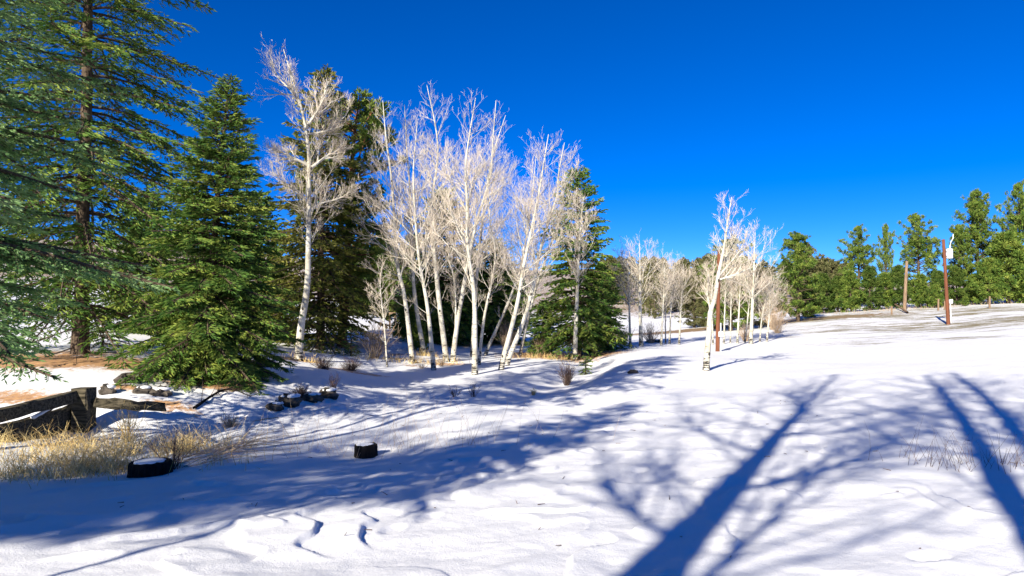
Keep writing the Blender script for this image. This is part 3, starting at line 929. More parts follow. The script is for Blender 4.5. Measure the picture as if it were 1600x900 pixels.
# far bare aspens (left of and behind the brown pole)
G_FAR = 'bare aspens far across the meadow'
farA = [([(1002, 541), (1000, 470), (1000, 420), (999, 380)], 40, .16, 1.5, 'thickest pale aspen of the distant pair with the domed twig crown'),
        ([(985, 541), (983, 470), (982, 430), (984, 392)], 42, .10, 1.3, 'thinner dark footed aspen left of the thick distant one'),
        ([(1033, 539), (1036, 480), (1038, 440), (1038, 406)], 44, .085, 1.1, 'distant slim aspen, first of the row of four to the left'),
        ([(1046, 538), (1049, 470), (1053, 435), (1054, 408)], 45, .085, 1.1, 'distant slim aspen with a forked head, mid row'),
        ([(1061, 538), (1064, 480), (1067, 440), (1068, 412)], 45, .085, 1.1, 'distant slim aspen, rightmost of the row of four'),
        ([(1040, 537), (1040, 490), (1043, 450), (1044, 430)], 47, .06, .7, 'thinnest distant aspen inside the row of four'),
        ([(1114, 538), (1112, 470), (1115, 420), (1119, 392)], 36, .075, 1.0, 'slim aspen directly left of the brown pole'),
        ([(1131, 537), (1133, 470), (1136, 420), (1138, 395)], 37, .07, 1.0, 'slim aspen directly right of the brown pole'),
        ([(1141, 536), (1142, 480), (1143, 440), (1145, 405)], 39, .06, .9, 'thin aspen between the brown pole and the thick trunk'),
        ([(1152, 537), (1155, 480), (1157, 430), (1158, 395)], 39, .085, 1.1, 'mid sized aspen just left of the thick trunk near the pole'),
        ([(1173, 537), (1176, 470), (1178, 420), (1180, 362)], 38, .15, 1.5, 'thick white aspen in the cluster right of the brown pole'),
        ([(1164, 536), (1169, 490), (1172, 450), (1170, 410)], 41, .06, .9, 'thin aspen leaning against the thick trunk near the pole'),
        ([(1198, 534), (1202, 490), (1204, 455), (1209, 435)], 40, .08, 1.1, 'short aspen at the right end of the cluster by the pole'),
        ([(1187, 535), (1190, 500), (1196, 470), (1206, 448)], 40, .06, .9, 'dark footed aspen leaning right at the end of the cluster')]
for i, (pix, d, r, cl, lab) in enumerate(farA):
    aspen('aspen_tree', line(pix, d), r * .75, 0.34, 28, cl * 1.5, 200 + i, lab, G_FAR, m=(7, 5, 2), tw=1.0, sides=7, lowdead=3, shape=.45, twig='twig' if i < 6 or i == 10 else 'twig')

# ------------------------------------------------------------------ conifers in view
p = ground_at(322, 592, 17)
spruce('spruce_tree', p, (592 - 126) / F * p[1], 2.25, 0.25, 1, 'dense dark green spruce with pointed top in front at left', None, dens=1.6, sl=.145, sw=.014, r0=.12, whorl=.2, per=8, shape=.8, dead=3, lean=(.42, 0))
p = ground_at(125, 552, 20)
spruce('spruce_tree', p, 21, 4.9, 1.5, 2, 'huge spruce with bare lower trunk running out of the top of the picture', None, dens=.75, sl=.2, sw=.019, r0=.2, whorl=.46, per=6, shape=.75, dead=12, droop=1.25)
p = np.array([-7.9, 8.6, 0]); p[2] = float(hgt(p[:1], p[1:2])[0])
spruce('blue_spruce_tree', p, 12.5, 3.1, 1.75, 3, 'near blue green spruce whose boughs reach in from the left edge', None, mat='blue_spruce', dens=1.35, sl=.10, sw=.017, r0=.2, whorl=.42, per=7, boughs=True, shape=.7,
       droop=.6)
p = ground_at(500, 545, 31)
spruce('spruce_tree', p, (545 - 108) / F * p[1], 3.7, .8, 4, 'tall yellow green spruce right behind the large single aspen', None, mat='spruce_warm', dens=.55, sl=.24, sw=.036, r0=.2, whorl=.34, per=7, shape=.7, dead=8)
p = ground_at(535, 541, 34)
pine('ponderosa_pine', p, (541 - 163) / F * p[1], 2.7, 3.0, 5, 'tall pine with orange trunk beside the large aspen', None, bark='orange_bark', nb=105, tl=.30, tw=.03, k=9, tufts=8, r0=.25, shape=.35, lean=(.6, 0))
p = ground_at(690, 536, 42)
spruce('spruce_tree', p, (536 - 300) / F * p[1], 3.3, .5, 6, 'dark pointed spruce behind the middle of the aspen grove', None, dens=.6, sl=.26, sw=.042, whorl=.30, per=8, shape=.55)
p = ground_at(768, 533, 44)
copy_tree(bpy.data.objects['spruce_tree.003'], p, 1.2, (533 - 368) / 236 * 44 / 42, 'shorter dark spruce behind the right part of the grove', sxy=1.0)
p = ground_at(903, 556, 36)
spruce('spruce_tree', p, (556 - 270) / F * p[1], 2.45, .9, 7, 'broad dark spruce closing the right end of the aspen grove', None, dens=.7, sl=.23, sw=.034, r0=.2, whorl=.3, per=8, shape=.55, dead=12)
SP_FAR = bpy.data.objects['spruce_tree.003']
H_FAR = (536 - 300) / F * 42
for px, top, base, d, sx, lab in [(225, 300, 520, 38, .95, 'sunlit spruce glimpsed between the two big spruces at far left'), (400, 300, 530, 38, .9, 'spruce seen past the right flank of the front spruce'),
                                  (940, 420, 548, 41, .8, 'small spruce on the right flank of the broad dark spruce'), (850, 470, 552, 37, .7, 'low spruce on the left flank of the broad dark spruce'), (735, 400, 530, 50, .9, 'spruce filling the gap behind the leaning grove trunks'),
                                  (658, 420, 530, 48, .9, 'dark spruce behind the left grove trunks')]:
    p = ground_at(px, base, d)
    s = (base - top) / F * p[1] / H_FAR
    copy_tree(SP_FAR, p, random.Random(px).uniform(0, 6), s, lab, sxy=s ** .6 * sx, group='spruces filling in behind the aspens')
for px, top, base, d, lab in [(160, 497, 548, 19, 'tiny thin spruce seedling beside the huge bare trunk'), (548, 512, 556, 27, 'tiny spruce seedling at the foot of the orange trunk'), (915, 560, 585, 24, 'tiny conifer seedling right of the dark bush')]:
    p = ground_at(px, base, d); H = (base - top) / F * p[1]
    spruce('spruce_seedling', p, H, H * .28, .1, px, lab, None, dens=.8, sl=.09, sw=.012, r0=.02, whorl=.14, per=5, cat='seedling')

# ------------------------------------------------------------------ pines on the right and far slopes
G_P = 'pines along the meadow edge'
prot = [pine('pine_tree', (0, 0, -500), 12, 3.5, .6, 21 + i, 'x', G_P, nb=130, tl=.42, tw=.036, k=9, tufts=6, shape=sh, top_open=to, rise=.4, mat=mt) for i, (sh, to, mt) in enumerate(((.72, .5, 'pine'), (.6, .2, 'pine'), (.75, .9, 'pine'), (.5, .3, 'dull_pine')))]
young = [pine('young_pine', (0, 0, -500), 5, 1.7, .15, 31 + i, 'x', 'young pines under the tall ones', nb=72, tl=.38, tw=.034, k=9, tufts=6, shape=.85, mat=mt, cat='young pine', rise=.5) for i, mt in enumerate(('pine', 'pine_dark'))]
used = set()


def put(proto, Hp, px, top, base, d, sx, lab, rz=None, tilt=(0, 0), group=None):
    p = ground_at(px, base, d, .75, 1.35)
    s = (base - top) / F * p[1] / Hp
    p[2] -= 0.06
    rz = random.Random(px * 7 + top).uniform(0, 6.28) if rz is None else rz
    if proto.name in used:
        return copy_tree(proto, p, rz, s, lab, tilt, group, sxy=s * sx)
    used.add(proto.name)
    proto.location = tuple(p); proto.rotation_euler = (tilt[0], tilt[1], rz); proto.scale = (s * sx, s * sx, s); proto['label'] = lab
    if group: proto['group'] = group
    return proto


for k, px, top, base, d, sx, lab in [
    (0, 1247, 364, 502, 60, 1.0, 'single round pine with open airy top right of the aspen cluster'),
    (1, 1343, 354, 480, 76, .85, 'dark pine with narrow dense head, first of the tall right row'),
    (2, 1386, 352, 479, 78, .42, 'thin sparse pine like a snag between two fuller pines'),
    (1, 1436, 336, 479, 77, .85, 'full pine behind the bare pole trunk'),
    (0, 1500, 352, 476, 79, .8, 'pine whose crown shows directly behind the transformer'),
    (2, 1530, 300, 474, 77, .80, 'tallest pine in the row with a knobby open top'),
    (1, 1596, 287, 473, 74, .62, 'pine cut by the right edge of the picture'),
    (0, 1640, 300, 473, 76, .8, 'pine just beyond the right edge of the picture'),
    (1, 1141, 374, 517, 62, 1.15, 'round topped pine behind the aspen cluster and brown pole'),
    (3, 1112, 402, 516, 66, 1.0, 'lower pine left of the round topped one behind the pole'),
    (3, 1190, 420, 512, 66, 1.3, 'low spreading pine behind the right end of the aspen cluster'),
    (3, 1085, 442, 512, 74, 1.5, 'wide dull pine at the foot of the far hill'),
]:
    o = put(prot[k], 12, px, top, base, d, sx, lab)
for k, px, top, base, d, sx, lab in [
    (0, 1575, 368, 474, 66, 1.15, 'bright bushy pine in front of the tall pine at the right edge'),
    (0, 1545, 405, 476, 68, .95, 'bright low pine left of the bushy one at the right edge'), (0, 1620, 385, 474, 66, 1.1, 'bright low pine crossing the right edge'),
    (1, 1285, 430, 490, 72, 1.1, 'low dark pine right of the single round pine'), (1, 1310, 434, 488, 74, 1.1, 'low dark pine second along the shaded hedge of pines'), (0, 1330, 425, 487, 72, 1.0, 'low pine below the narrow dense head'),
    (1, 1360, 420, 485, 73, 1.0, 'low dark pine below the thin snag like pine'), (0, 1385, 428, 483, 71, 1.0, 'low green pine left of the bare pole trunk'), (1, 1404, 418, 482, 73, .9, 'low dark pine behind the bare pole trunk'),
    (0, 1440, 430, 481, 70, 1.0, 'low green pine right of the bare pole trunk'), (1, 1466, 425, 480, 71, .9, 'low dark pine left of the transformer pole'), (0, 1462, 445, 481, 67, .9, 'small yellow green pine left of the transformer pole foot'),
    (1, 1495, 420, 477, 72, 1.0, 'low dark pine right of the transformer pole'), (0, 1520, 430, 476, 70, 1.0, 'low green pine before the tallest knobby pine'), (0, 1508, 462, 478, 64, 1.2, 'little round yellow green pine at the fence line'),
    (1, 1265, 445, 496, 68, 1.0, 'low dark pine at the foot of the single round pine'), (0, 1600, 430, 473, 63, 1.1, 'low bright pine at the fence beside the right edge'),
    (0, 637, 470, 534, 38, 1.1, 'bright yellow green young pine behind the left grove trunks'), (0, 655, 500, 548, 35, 1.0, 'small yellow green young pine at the left grove feet'),
]:
    put(young[k], 5, px, top, base, d, sx, lab)

# dark pine wood behind on the left slope
rr = random.Random(5)
G_W = 'dark pines of the wood on the left slope'
for i, (px, top, base, d) in enumerate([(560, 385, 494, 62), (578, 398, 492, 66), (597, 388, 492, 64), (615, 402, 494, 60), (632, 392, 498, 58), (650, 410, 500, 56), (585, 420, 492, 58), (606, 432, 494, 55), (565, 430, 492, 60), (545, 405, 494, 66),
                                        (670, 430, 505, 60), (710, 432, 508, 62), (790, 425, 515, 60), (815, 440, 520, 58), (300, 360, 480, 70), (350, 380, 485, 66), (430, 400, 490, 66), (640, 372, 500, 55), (665, 395, 500, 58), (735, 385, 505, 60), (600, 375, 492, 58), (775, 400, 510, 60)]):
    put(prot[(0, 1, 3)[i % 3]] if i % 4 else young[1], 12 if i % 4 else 5, px, top, base, d, 1.0, 'dark pine of the wood on the slope behind the left trees', group=G_W)

# scattered pines on the far dry hill
hill = pine('hill_pine', (0, 0, -500), 8, 2.4, .5, 41, 'small dull green pine scattered on the distant dry hill', 'pines on the distant hill', mat='dull_pine', nb=38, tl=.5, tw=.09, k=5, tufts=4, shape=.6)
rr = random.Random(11)
cnt = 0
for i in range(420):
    px = rr.uniform(930, 1120) if i % 3 else rr.uniform(1100, 1330)
    y = 85 + 225 * rr.random() ** .8; x = (px - 800) / F * y
    z = float(hgt(np.array([x]), np.array([y]))[0])
    if fbm(np.array([x * .012]), np.array([y * .012]), 2)[0] < -0.25 + rr.uniform(-.2, .2): continue
    s = rr.uniform(.55, 1.25)
    if cnt == 0:
        hill.location = (x, y, z); hill.scale = (s, s, s)
    else: copy_tree(hill, (x, y, z - .1), rr.uniform(0, 6), s)
    cnt += 1
    if cnt >= 190: break

# ------------------------------------------------------------------ trees outside the frame whose shadows fall across the snow
def hz(x, y): return float(hgt(np.array([float(x)]), np.array([float(y)]))[0])


def bare_tree(label, bx, by, H, r0, cs, clen, seed, leanx, leany, limbs=(), nprim=34, m=(6, 5, 2), taper=.95):
    b = np.array([bx, by, hz(bx, by)])
    pts = [b + np.array([leanx * t ** 1.4, leany * t ** 1.4, H * t]) + np.array([.12 * sin(t * 9 + seed), .1 * cos(t * 7), 0]) * (t > 0) for t in (0, .25, .5, .75, 1)]
    L = []
    for (t0, az, l, el, r) in limbs:
        s = b + np.array([leanx * t0 ** 1.4, leany * t0 ** 1.4, H * t0]) + np.array([.12 * sin(t0 * 9 + seed), .1 * cos(t0 * 7), 0])
        d = np.array([cos(az) * cos(el), sin(az) * cos(el), sin(el)])
        L.append(([s, s + d * l * .4, s + d * l * .75 + np.array([0, 0, .12 * l]), s + d * l + np.array([0, 0, .3 * l])], r))
    return aspen('cottonwood_tree', pts, r0, cs, nprim, clen, seed, label, None, limbs=L, m=m, lowdead=2, bark='grey_bark', twig='twig_tan', cat='bare tree', ang=(.7, 1.15), up=.3, limb_twigs=10, rtop=.05, taper=taper)


bare_tree('stout bare tree behind the camera casting the forked central shadow', -4.5, -5.2, 13.4, .44, .42, 3.2, 301, .1, .1,
          limbs=[(.44, 2.6, 2.6, .5, .045), (.5, .1, 3.0, .55, .05), (.58, 2.4, 2.8, .5, .045), (.62, -.6, 3.2, .6, .05), (.7, 1.2, 2.4, .7, .04), (.34, -.55, 4.0, 1.36, .055)], nprim=36, m=(5, 4, 2), taper=1.7)
bare_tree('bare tree behind the camera casting the left shadow fork on the right', -1.9, -5.6, 12.8, .27, .5, 3.2, 302, -.35, .1, limbs=[(.6, 2.8, 2.6, .5, .04), (.66, .2, 2.6, .6, .04)], nprim=28, m=(5, 4, 2))
bare_tree('bare tree behind the camera casting the right shadow fork at the right', -1.45, -5.4, 12.9, .27, .5, 3.2, 303, .15, .2, limbs=[(.62, .3, 2.6, .5, .04), (.66, -1.5, 2.6, .6, .04)], nprim=28, m=(5, 4, 2))
BL = spruce('spruce_tree', (-9.0, -7.0, 0), 8.0, 2.0, 4.7, 55, 'x', 'spruces left of the camera', dens=.7, sl=.22, sw=.024, whorl=.27, per=7, shape=.6, r0=.05)
HB = 8.0
for tx, ty, H, sx, lab in [(2.0, 12.7, 8.0, .62, 'high crowned spruce left of the camera whose shadow tip points at the open field'),
                           (6.0, 26.0, 13.0, .8, 'tall high crowned spruce left of the camera whose shadow reaches along the gully edge'), (3.4, 22.5, 10.6, .8, 'high crowned spruce left of the camera shading the right part of the gully')]:
    k = H / tan(SUN_EL)
    x, y = tx - SDIR[0] * k, ty - SDIR[1] * k
    if BL['label'] == 'x': BL['label'] = lab; BL.location = (x, y, hz(x, y) - .05); BL.scale = (sx * H / HB, sx * H / HB, H / HB); continue
    copy_tree(BL, (x, y, hz(x, y) - .05), random.Random(lab).uniform(0, 6), H / HB, lab, group='spruces left of the camera', sxy=H / HB * sx)

for (n_, s_, H, R_, lab, sd) in [(-8.5, -10.2, 6.5, 5.2, 'unseen wide upswept evergreen left of the camera, shaped to shade the bank below the round stump', 61), (-9.0, -10.0, 6.2, 4.6, 'unseen smaller upswept evergreen left of the camera, added to thicken the shade on the lower left snow', 62)]:  # unseen trees, vase shaped with boughs on one side to cast the shade band
    x, y = SDIR[0] * s_ + SDIR[1] * n_, SDIR[1] * s_ - SDIR[0] * n_
    spruce('shade_evergreen', (x, y, hz(x, y) - .05), H, R_, 4.5, sd, lab, 'unseen evergreens left of the camera shaped to cast shade', dens=.75, sl=.2, sw=.022, whorl=.19, per=12, r0=.05, droop=.12, vase=.55, azf=lambda a, z: cos(a + SHADOW_AZ) > .45, cat='evergreen tree')

# ------------------------------------------------------------------ timber fence in the gully
rngw = np.random.RandomState(4)
p = ground_at(132, 669, 12); fd = p[1]
W = lambda px, py, dd=0: at(px, py, fd + dd)
root = thing('timber_fence', p, 'old dark timber fence with thick square post in the snowy gully', 'fence')


def beam(name, a, b, h, w, mat='old_wood', jit=.006, parent=root, base=p, tilt=0.0):
    a = np.asarray(a) - base; b = np.asarray(b) - base
    x = norm(b - a); y = norm(np.cross([0, 0, 1.0], x)); z = np.cross(x, y)
    y2 = y * cos(tilt) + z * sin(tilt); z2 = np.cross(x, y2)
    mb = MB(); add_box(mb, (a + b) / 2, (np.linalg.norm(b - a), w, h), [x, y2, z2], .018, rngw, jit, 7)
    return mb.build(name, M[mat], parent)


beam('post', W(131, 682, 0), W(131, 606, 0), .30, .32)
beam('rail', W(-60, 664, -2.2), W(118, 619, -.10), .21, .18, jit=.012)
beam('plank', W(-50, 694, -2.0), W(116, 646, .02), .34, .06, jit=.012)
beam('plank', W(-50, 716, -2.0), W(114, 668, .05), .26, .06, jit=.012)
beam('brace', W(52, 668, -.75), W(112, 634, -.12), .10, .05)
beam('rail', W(150, 629, .05), W(258, 637, .5), .17, .15, jit=.02)
b_ = beam('plank', W(54, 655, -.9), W(93, 632, -.45), .10, .03, tilt=.9)
mb = MB(); a_, c_ = W(52, 655, -.95) - p, W(91, 633, -.5) - p
x_ = norm(c_ - a_); y_ = norm(np.cross([0, 0, 1.0], x_)); z_ = np.cross(x_, y_)
add_box(mb, (a_ + c_) / 2 + z_ * .03, (np.linalg.norm(c_ - a_), .10, .04), [x_, y_, z_], .015, rngw, .006, 6)
mb.build('snow_cap', M['snow'], b_, smooth=True)


# ------------------------------------------------------------------ stumps, rocks, fallen branches
def stump(px, py, d, dia, h, label, seed):
    rng = np.random.RandomState(seed)
    p = ground_at(px, py, d)
    root = thing('tree_stump', p, label, 'stump', 'cut stumps at the top of the bank')
    n = 28; a = np.arange(n) * 2 * pi / n
    rr = dia / 2 * (1 + .04 * np.sin(a * 3 + seed) + rng.normal(size=n) * .02)
    zs = [-.12, .0, h * .3, h * .8, h - .02, h, h]
    ks = [1.08, 1.04, 1.0, .99, .985, .95, .75]
    V = np.concatenate([np.stack([rr * k * np.cos(a), rr * k * np.sin(a), np.full(n, z) + rng.normal(size=n) * .004], 1) for k, z in zip(ks, zs)])
    q = [[r * n + i, r * n + (i + 1) % n, (r + 1) * n + (i + 1) % n, (r + 1) * n + i] for r in range(len(zs) - 1) for i in range(n)]
    V = np.vstack([V, [[0, 0, h]]]); top = [[(len(zs) - 1) * n + i, (len(zs) - 1) * n + (i + 1) % n, len(V) - 1] for i in range(n)]
    mb = MB(); mb.add(V, f3=top, f4=q); mb.build('trunk', M['stump_bark'], root)
    mb = MB()
    rc = rr * .84 * (1 + rng.normal(size=n) * .05)
    V = np.concatenate([np.stack([rc * k * np.cos(a) - .02, rc * k * np.sin(a), np.full(n, h + z)], 1) for k, z in ((.9, -.01), (.88, .004), (.75, .010), (.4, .013))])
    q = [[r * n + i, r * n + (i + 1) % n, (r + 1) * n + (i + 1) % n, (r + 1) * n + i] for r in range(3) for i in range(n)]
    V = np.vstack([V, [[-.02, 0, h + .014]]]); top = [[3 * n + i, 3 * n + (i + 1) % n, len(V) - 1] for i in range(n)]
    mb.add(V, f3=top, f4=q); mb.build('snow_cap', M['snow'], root, smooth=True)


stump(571, 713, 8.9, .31, .165, 'black round stump with snow on top at mid bank', 1)
stump(236, 741, 7.5, .45, .15, 'wide low black stump with snow on top by the golden grass', 2)


def rock(px, py, d, s, label, seed, cap=True):
    rng = np.random.RandomState(seed)
    p = ground_at(px, py, d)
    s = tuple(v * 1.25 for v in s)
    root = thing('rock', p, label, 'rock', 'dark rocks along the gully')

    def blob(sc, off, n=11, mm=7, jit=.16):
        V = []
        for i in range(mm + 1):
            th = pi * i / mm
            for j in range(n):
                ph = 2 * pi * j / n
                k = 1 + rng.normal() * jit
                V.append(np.array([sin(th) * cos(ph) * sc[0], sin(th) * sin(ph) * sc[1], cos(th) * sc[2]]) * k + off)
        q = [[i * n + j, (i + 1) * n + j, (i + 1) * n + (j + 1) % n, i * n + (j + 1) % n] for i in range(mm) for j in range(n)]
        mb = MB(); mb.add(np.array(V), f4=q); return mb
    blob((s[0], s[1], s[2]), np.array([0, 0, s[2] * .12])).build('stone', M['rock'], root)
    if cap: blob((s[0] * .75, s[1] * .75, s[2] * .35), np.array([.03, .12 * s[1], s[2] * .80]), jit=.06).build('snow_cap', M['snow'], root, smooth=True)


for i, (px, py, d, s, lab, cap) in enumerate([(196, 596, 15.5, (.17, .15, .13), 'dark boulder alone on the snowy bank above the fence', False), (452, 627, 14.2, (.24, .2, .14), 'dark rock at the left end of the gully row', True), (486, 622, 14.6, (.22, .2, .12), 'dark rock in the middle of the gully row', True),
                                              (512, 615, 15, (.2, .2, .13), 'dark rock at the right end of the gully row', True), (430, 637, 13.6, (.16, .16, .1), 'small dark rock below the gully row', True), (222, 612, 14, (.16, .14, .1), 'dark stone behind the right fence rail', True), (250, 616, 14, (.2, .16, .12), 'dark stone at the right end of the fence rail', True),
                                              (168, 612, 13.6, (.14, .12, .12), 'dark stone right of the fence post', True), (990, 583, 20, (.13, .11, .07), 'small dark stone on the shadowed field edge', False), (405, 572, 20, (.3, .25, .2), 'dark stone under the right flank of the front spruce', True), (1020, 535, 42, (.4, .3, .15), 'dark stone by the thick distant aspen', True)]):
    rock(px, py, d, s, lab, 60 + i, cap)


def twig_bush(name, px, py, d, H, n, spread, mat, label, seed, cat='bush', group=None, sub=4, r=.006, lean=(0, 0)):
    rng = np.random.RandomState(seed)
    p = ground_at(px, py, d)
    root = thing(name, p, label, cat, group)
    th = rng.uniform(0, 2 * pi, n); s = rng.uniform(0, spread, n)
    D = np.stack([np.cos(th) * s + lean[0], np.sin(th) * s + lean[1], np.ones(n)], 1)
    P = np.stack([np.cos(th) * .09 * spread * H, np.sin(th) * .09 * spread * H, np.full(n, -.04)], 1) * rng.uniform(.2, 1.6, (n, 1))
    p1, q1 = grow(rng, P, D, H * rng.uniform(.5, 1.1, n), np.full(n, r), 5, .1, .12)
    st = MB(); add_chain(st, p1, np.maximum(q1, r * .35), 4, rng.uniform(0, 1, n)); tag(st.build('stems', M[mat], root), kind='stuff')
    P2 = spawn(rng, p1, q1, sub, .4, .25, (.3, .8)); p2, q2 = grow(rng, *P2, 2, .1, .12)
    tw = MB(); add_chain(tw, p2, np.maximum(q2, r * .4), 3, rng.uniform(0, 1, len(p2))); tag(tw.build('twigs', M[mat], root), kind='stuff')
    return root


twig_bush('shrub', 886, 602, 19.5, .75, 70, .55, 'twig_dark', 'dark twiggy bush at the edge of the gully below the broad spruce', 71, r=.008, sub=5)
twig_bush('shrub', 710, 622, 17, .32, 16, .8, 'twig_dark', 'small dark shrub in the gully, left of the pair', 72)
twig_bush('shrub', 741, 619, 17.3, .42, 16, .8, 'twig_dark', 'small dark shrub in the gully, right of the pair', 73)
twig_bush('shrub', 520, 612, 15.2, .5, 30, .5, 'twig_dark', 'dark shrub standing above the gully rocks', 74)
twig_bush('shrub', 358, 668, 12, .28, 60, 1.2, 'twig_tan', 'low tan clump of stems at the right edge of the golden grass', 75)
twig_bush('shrub', 270, 733, 7.9, .55, 16, .55, 'twig_dark', 'dark bare twigs standing right behind the wide low stump', 76, r=.005, lean=(.1, 0))
twig_bush('shrub', 200, 690, 10.2, .62, 22, .5, 'straw', 'pale curling weed stalks in the golden grass', 77, r=.006, sub=5)
twig_bush('shrub', 690, 572, 26.5, .45, 24, .9, 'twig_dark', 'low dark brush at the feet of the grove', 78)
twig_bush('shrub', 660, 575, 26, .3, 24, 1.0, 'twig_tan', 'low tan brush left of the grove feet', 79)
twig_bush('shrub', 548, 578, 22, .5, 130, 1.6, 'twig_dark', 'dark low brush right of the large single aspen', 80)
twig_bush('shrub', 505, 576, 22, .5, 120, 1.5, 'twig_dark', 'dark low brush at the foot of the large single aspen', 81)
twig_bush('shrub', 470, 618, 14.9, .3, 90, 1.4, 'twig_dark', 'dark matted brush between the gully rocks', 83)
twig_bush('shrub', 400, 588, 17.5, .35, 110, 1.5, 'twig_dark', 'dark matted brush right below the front spruce', 84)
twig_bush('shrub', 833, 617, 17.6, .22, 40, .6, 'straw', 'small straw tuft in the gully left of the dark bush', 82)
for i, (px, py, d, H, lab) in enumerate([(975, 538, 44, 1.2, 'bare bush left of the thick distant aspen'), (1017, 536, 44, 1.3, 'bare bush right of the thick distant aspen'), (955, 535, 46, 1.0, 'bare bush beside the small spruce at mid distance'), (1165, 533, 42, 1.0, 'bare bush among the aspens by the pole'), (1215, 520, 46, 1.8, 'wide tan bush at the right end of the aspen cluster'), (1208, 515, 50, 2.2, 'tan bush in front of the dark pines right of the pole'), (845, 553, 34, .9, 'tan bush left of the broad dark spruce'), (790, 545, 38, 1.6, 'tan bare bush behind the slanted pale trunks'), (585, 560, 32, 1.7, 'bare tan bush behind the thin sapling')]):
    twig_bush('shrub', px, py, d, H, 60, .7, 'twig_tan', lab, 90 + i, r=.011, sub=6)

# long bowed dry stems lying over the bank
rng = np.random.RandomState(12)
for i, lab in enumerate(('fan of thin bowed stems lying over the snowy bank', 'second fan of thin bowed stems lower on the bank')):
    p = ground_at(300 + 25 * i, 722 - 14 * i, 8.4 + i * .6)
    root = thing('bent_stems', p, lab, 'dry stems')
    n = 34; P = np.stack([rng.uniform(-.3, .3, n), rng.uniform(-.3, .3, n), np.full(n, 0.0)], 1)
    D = np.stack([rng.uniform(.6, 1.2, n), rng.uniform(-.1, .5, n), rng.uniform(.25, .6, n)], 1)
    p1, q1 = grow(rng, P, D, rng.uniform(.5, 1.2, n), np.full(n, .0042), 7, -.55, .06)
    mb = MB(); add_chain(mb, p1, np.maximum(q1, .002), 3, rng.uniform(0, 1, n)); tag(mb.build('stems', M['twig_tan'], root), kind='stuff')

# fallen dead limbs under the front spruce
for i, (a, b, r, lab) in enumerate([((303, 640, 14.6), (372, 606, 16.2), .035, 'fallen dead limb on the snow below the front spruce'), ((340, 612, 15.8), (392, 622, 15.4), .022, 'thin fallen branch right of the dead limb')]):
    A = ground_at(*a); B = ground_at(*b); A[2] += .05; B[2] += .06
    root = thing('fallen_branch', A, lab, 'branch')
    L = smooth_line([np.zeros(3), (B - A) * .5 + np.array([0, 0, .08]), B - A], 9)
    mb = MB(); add_trunk(mb, L, r * (1 - .6 * np.linspace(0, 1, 9)), 6, rng, .08); mb.build('stem', M['stump_bark'], root)
    pp, dd, ll, r_ = spawn(rng, L[None], np.full((1, 9), r * .6), 14, .35, .1, (.5, 1.1)); a_, b_ = grow(rng, pp, dd, ll, np.minimum(r_, .01), 3, 0, .2)
    mb = MB(); add_chain(mb, a_, b_, 3, .2); tag(mb.build('twigs', M['twig_dark'], root), kind='stuff')


# ------------------------------------------------------------------ grasses
CLEAR = [(*ground_at(236, 741, 7.5)[:2], .34), (*at(225, 755, 7.0)[:2], .4), (*at(255, 760, 6.9)[:2], .4)]


def grass(name, spots, n, h, label_kind, mat, seed, width=.004, bend=.6, dens_noise=True):
    rng = np.random.RandomState(seed)
    X = []; Y = []
    for (px, py, d, rx, ry, w) in spots:
        c = ground_at(px, py, d); k = int(n * w)
        X.append(c[0] + rng.normal(size=k) * rx); Y.append(c[1] + rng.normal(size=k) * ry)
    X = np.concatenate(X); Y = np.concatenate(Y)
    if dens_noise:
        k = fbm(X * 1.7, Y * 1.7, 2) > .0 + rng.normal(size=len(X)) * .12
        for sx_, sy_, sr_ in CLEAR: k &= (np.hypot(X - sx_, Y - sy_) > sr_)
        X, Y = X[k], Y[k]
    Z = hgt(X, Y) - .02
    m = len(X); th = rng.uniform(0, 2 * pi, m)
    D = np.stack([np.cos(th) * .35, np.sin(th) * .35, np.ones(m)], 1)
    p1, q1 = grow(rng, np.stack([X, Y, Z], 1), D, h * rng.uniform(.25, 1.35, m), np.full(m, width), 3, -bend, .13)
    mb = MB(); add_chain(mb, p1, np.maximum(q1, width * .3), 3, rng.uniform(0, 1, m))
    return tag(mb.build(name, M[mat], smooth=False), kind='stuff')


grass('golden_grass', [(20, 738, 7.9, 1.1, .3, .30), (110, 735, 8.2, .7, .35, .26), (170, 706, 9.2, .8, .45, .24), (235, 712, 9.2, .45, .3, .1), (30, 695, 10, .9, .6, .12), (300, 705, 9.4, .35, .25, .06)], 5200, .36, '', 'straw', 41, .0035, .9)
grass('dry_stalks', [(500, 708, 9.4, .7, .25, .35), (620, 700, 9.9, .9, .3, .4), (700, 695, 9.9, .6, .3, .25)], 130, .62, '', 'twig_tan', 42, .0022, .15, False)
grass('dry_stalks', [(1500, 728, 7.5, .28, .12, .3), (1570, 726, 7.5, .25, .12, .35), (1470, 722, 7.7, .3, .12, .2), (1415, 716, 7.9, .06, .03, .06)], 95, .40, '', 'twig_dark', 43, .0026, .12, False)
grass('straw_tufts', [(645, 567, 27.3, .3, .2, .12), (664, 556, 29.3, .3, .15, .2), (620, 565, 28, .8, .3, .15), (470, 563, 23.8, .3, .2, .15), (850, 560, 31, .8, .5, .25), (700, 568, 27.6, .5, .2, .13)], 1400, .32, '', 'straw', 44, .008, .6)
grass('fence_grass', [(1460, 481, 66, 6, 1.0, .4), (1560, 474, 66, 5, 1.0, .3), (1400, 484, 68, 4, 1.0, .3)], 900, .4, '', 'twig_tan', 45, .014, .5)


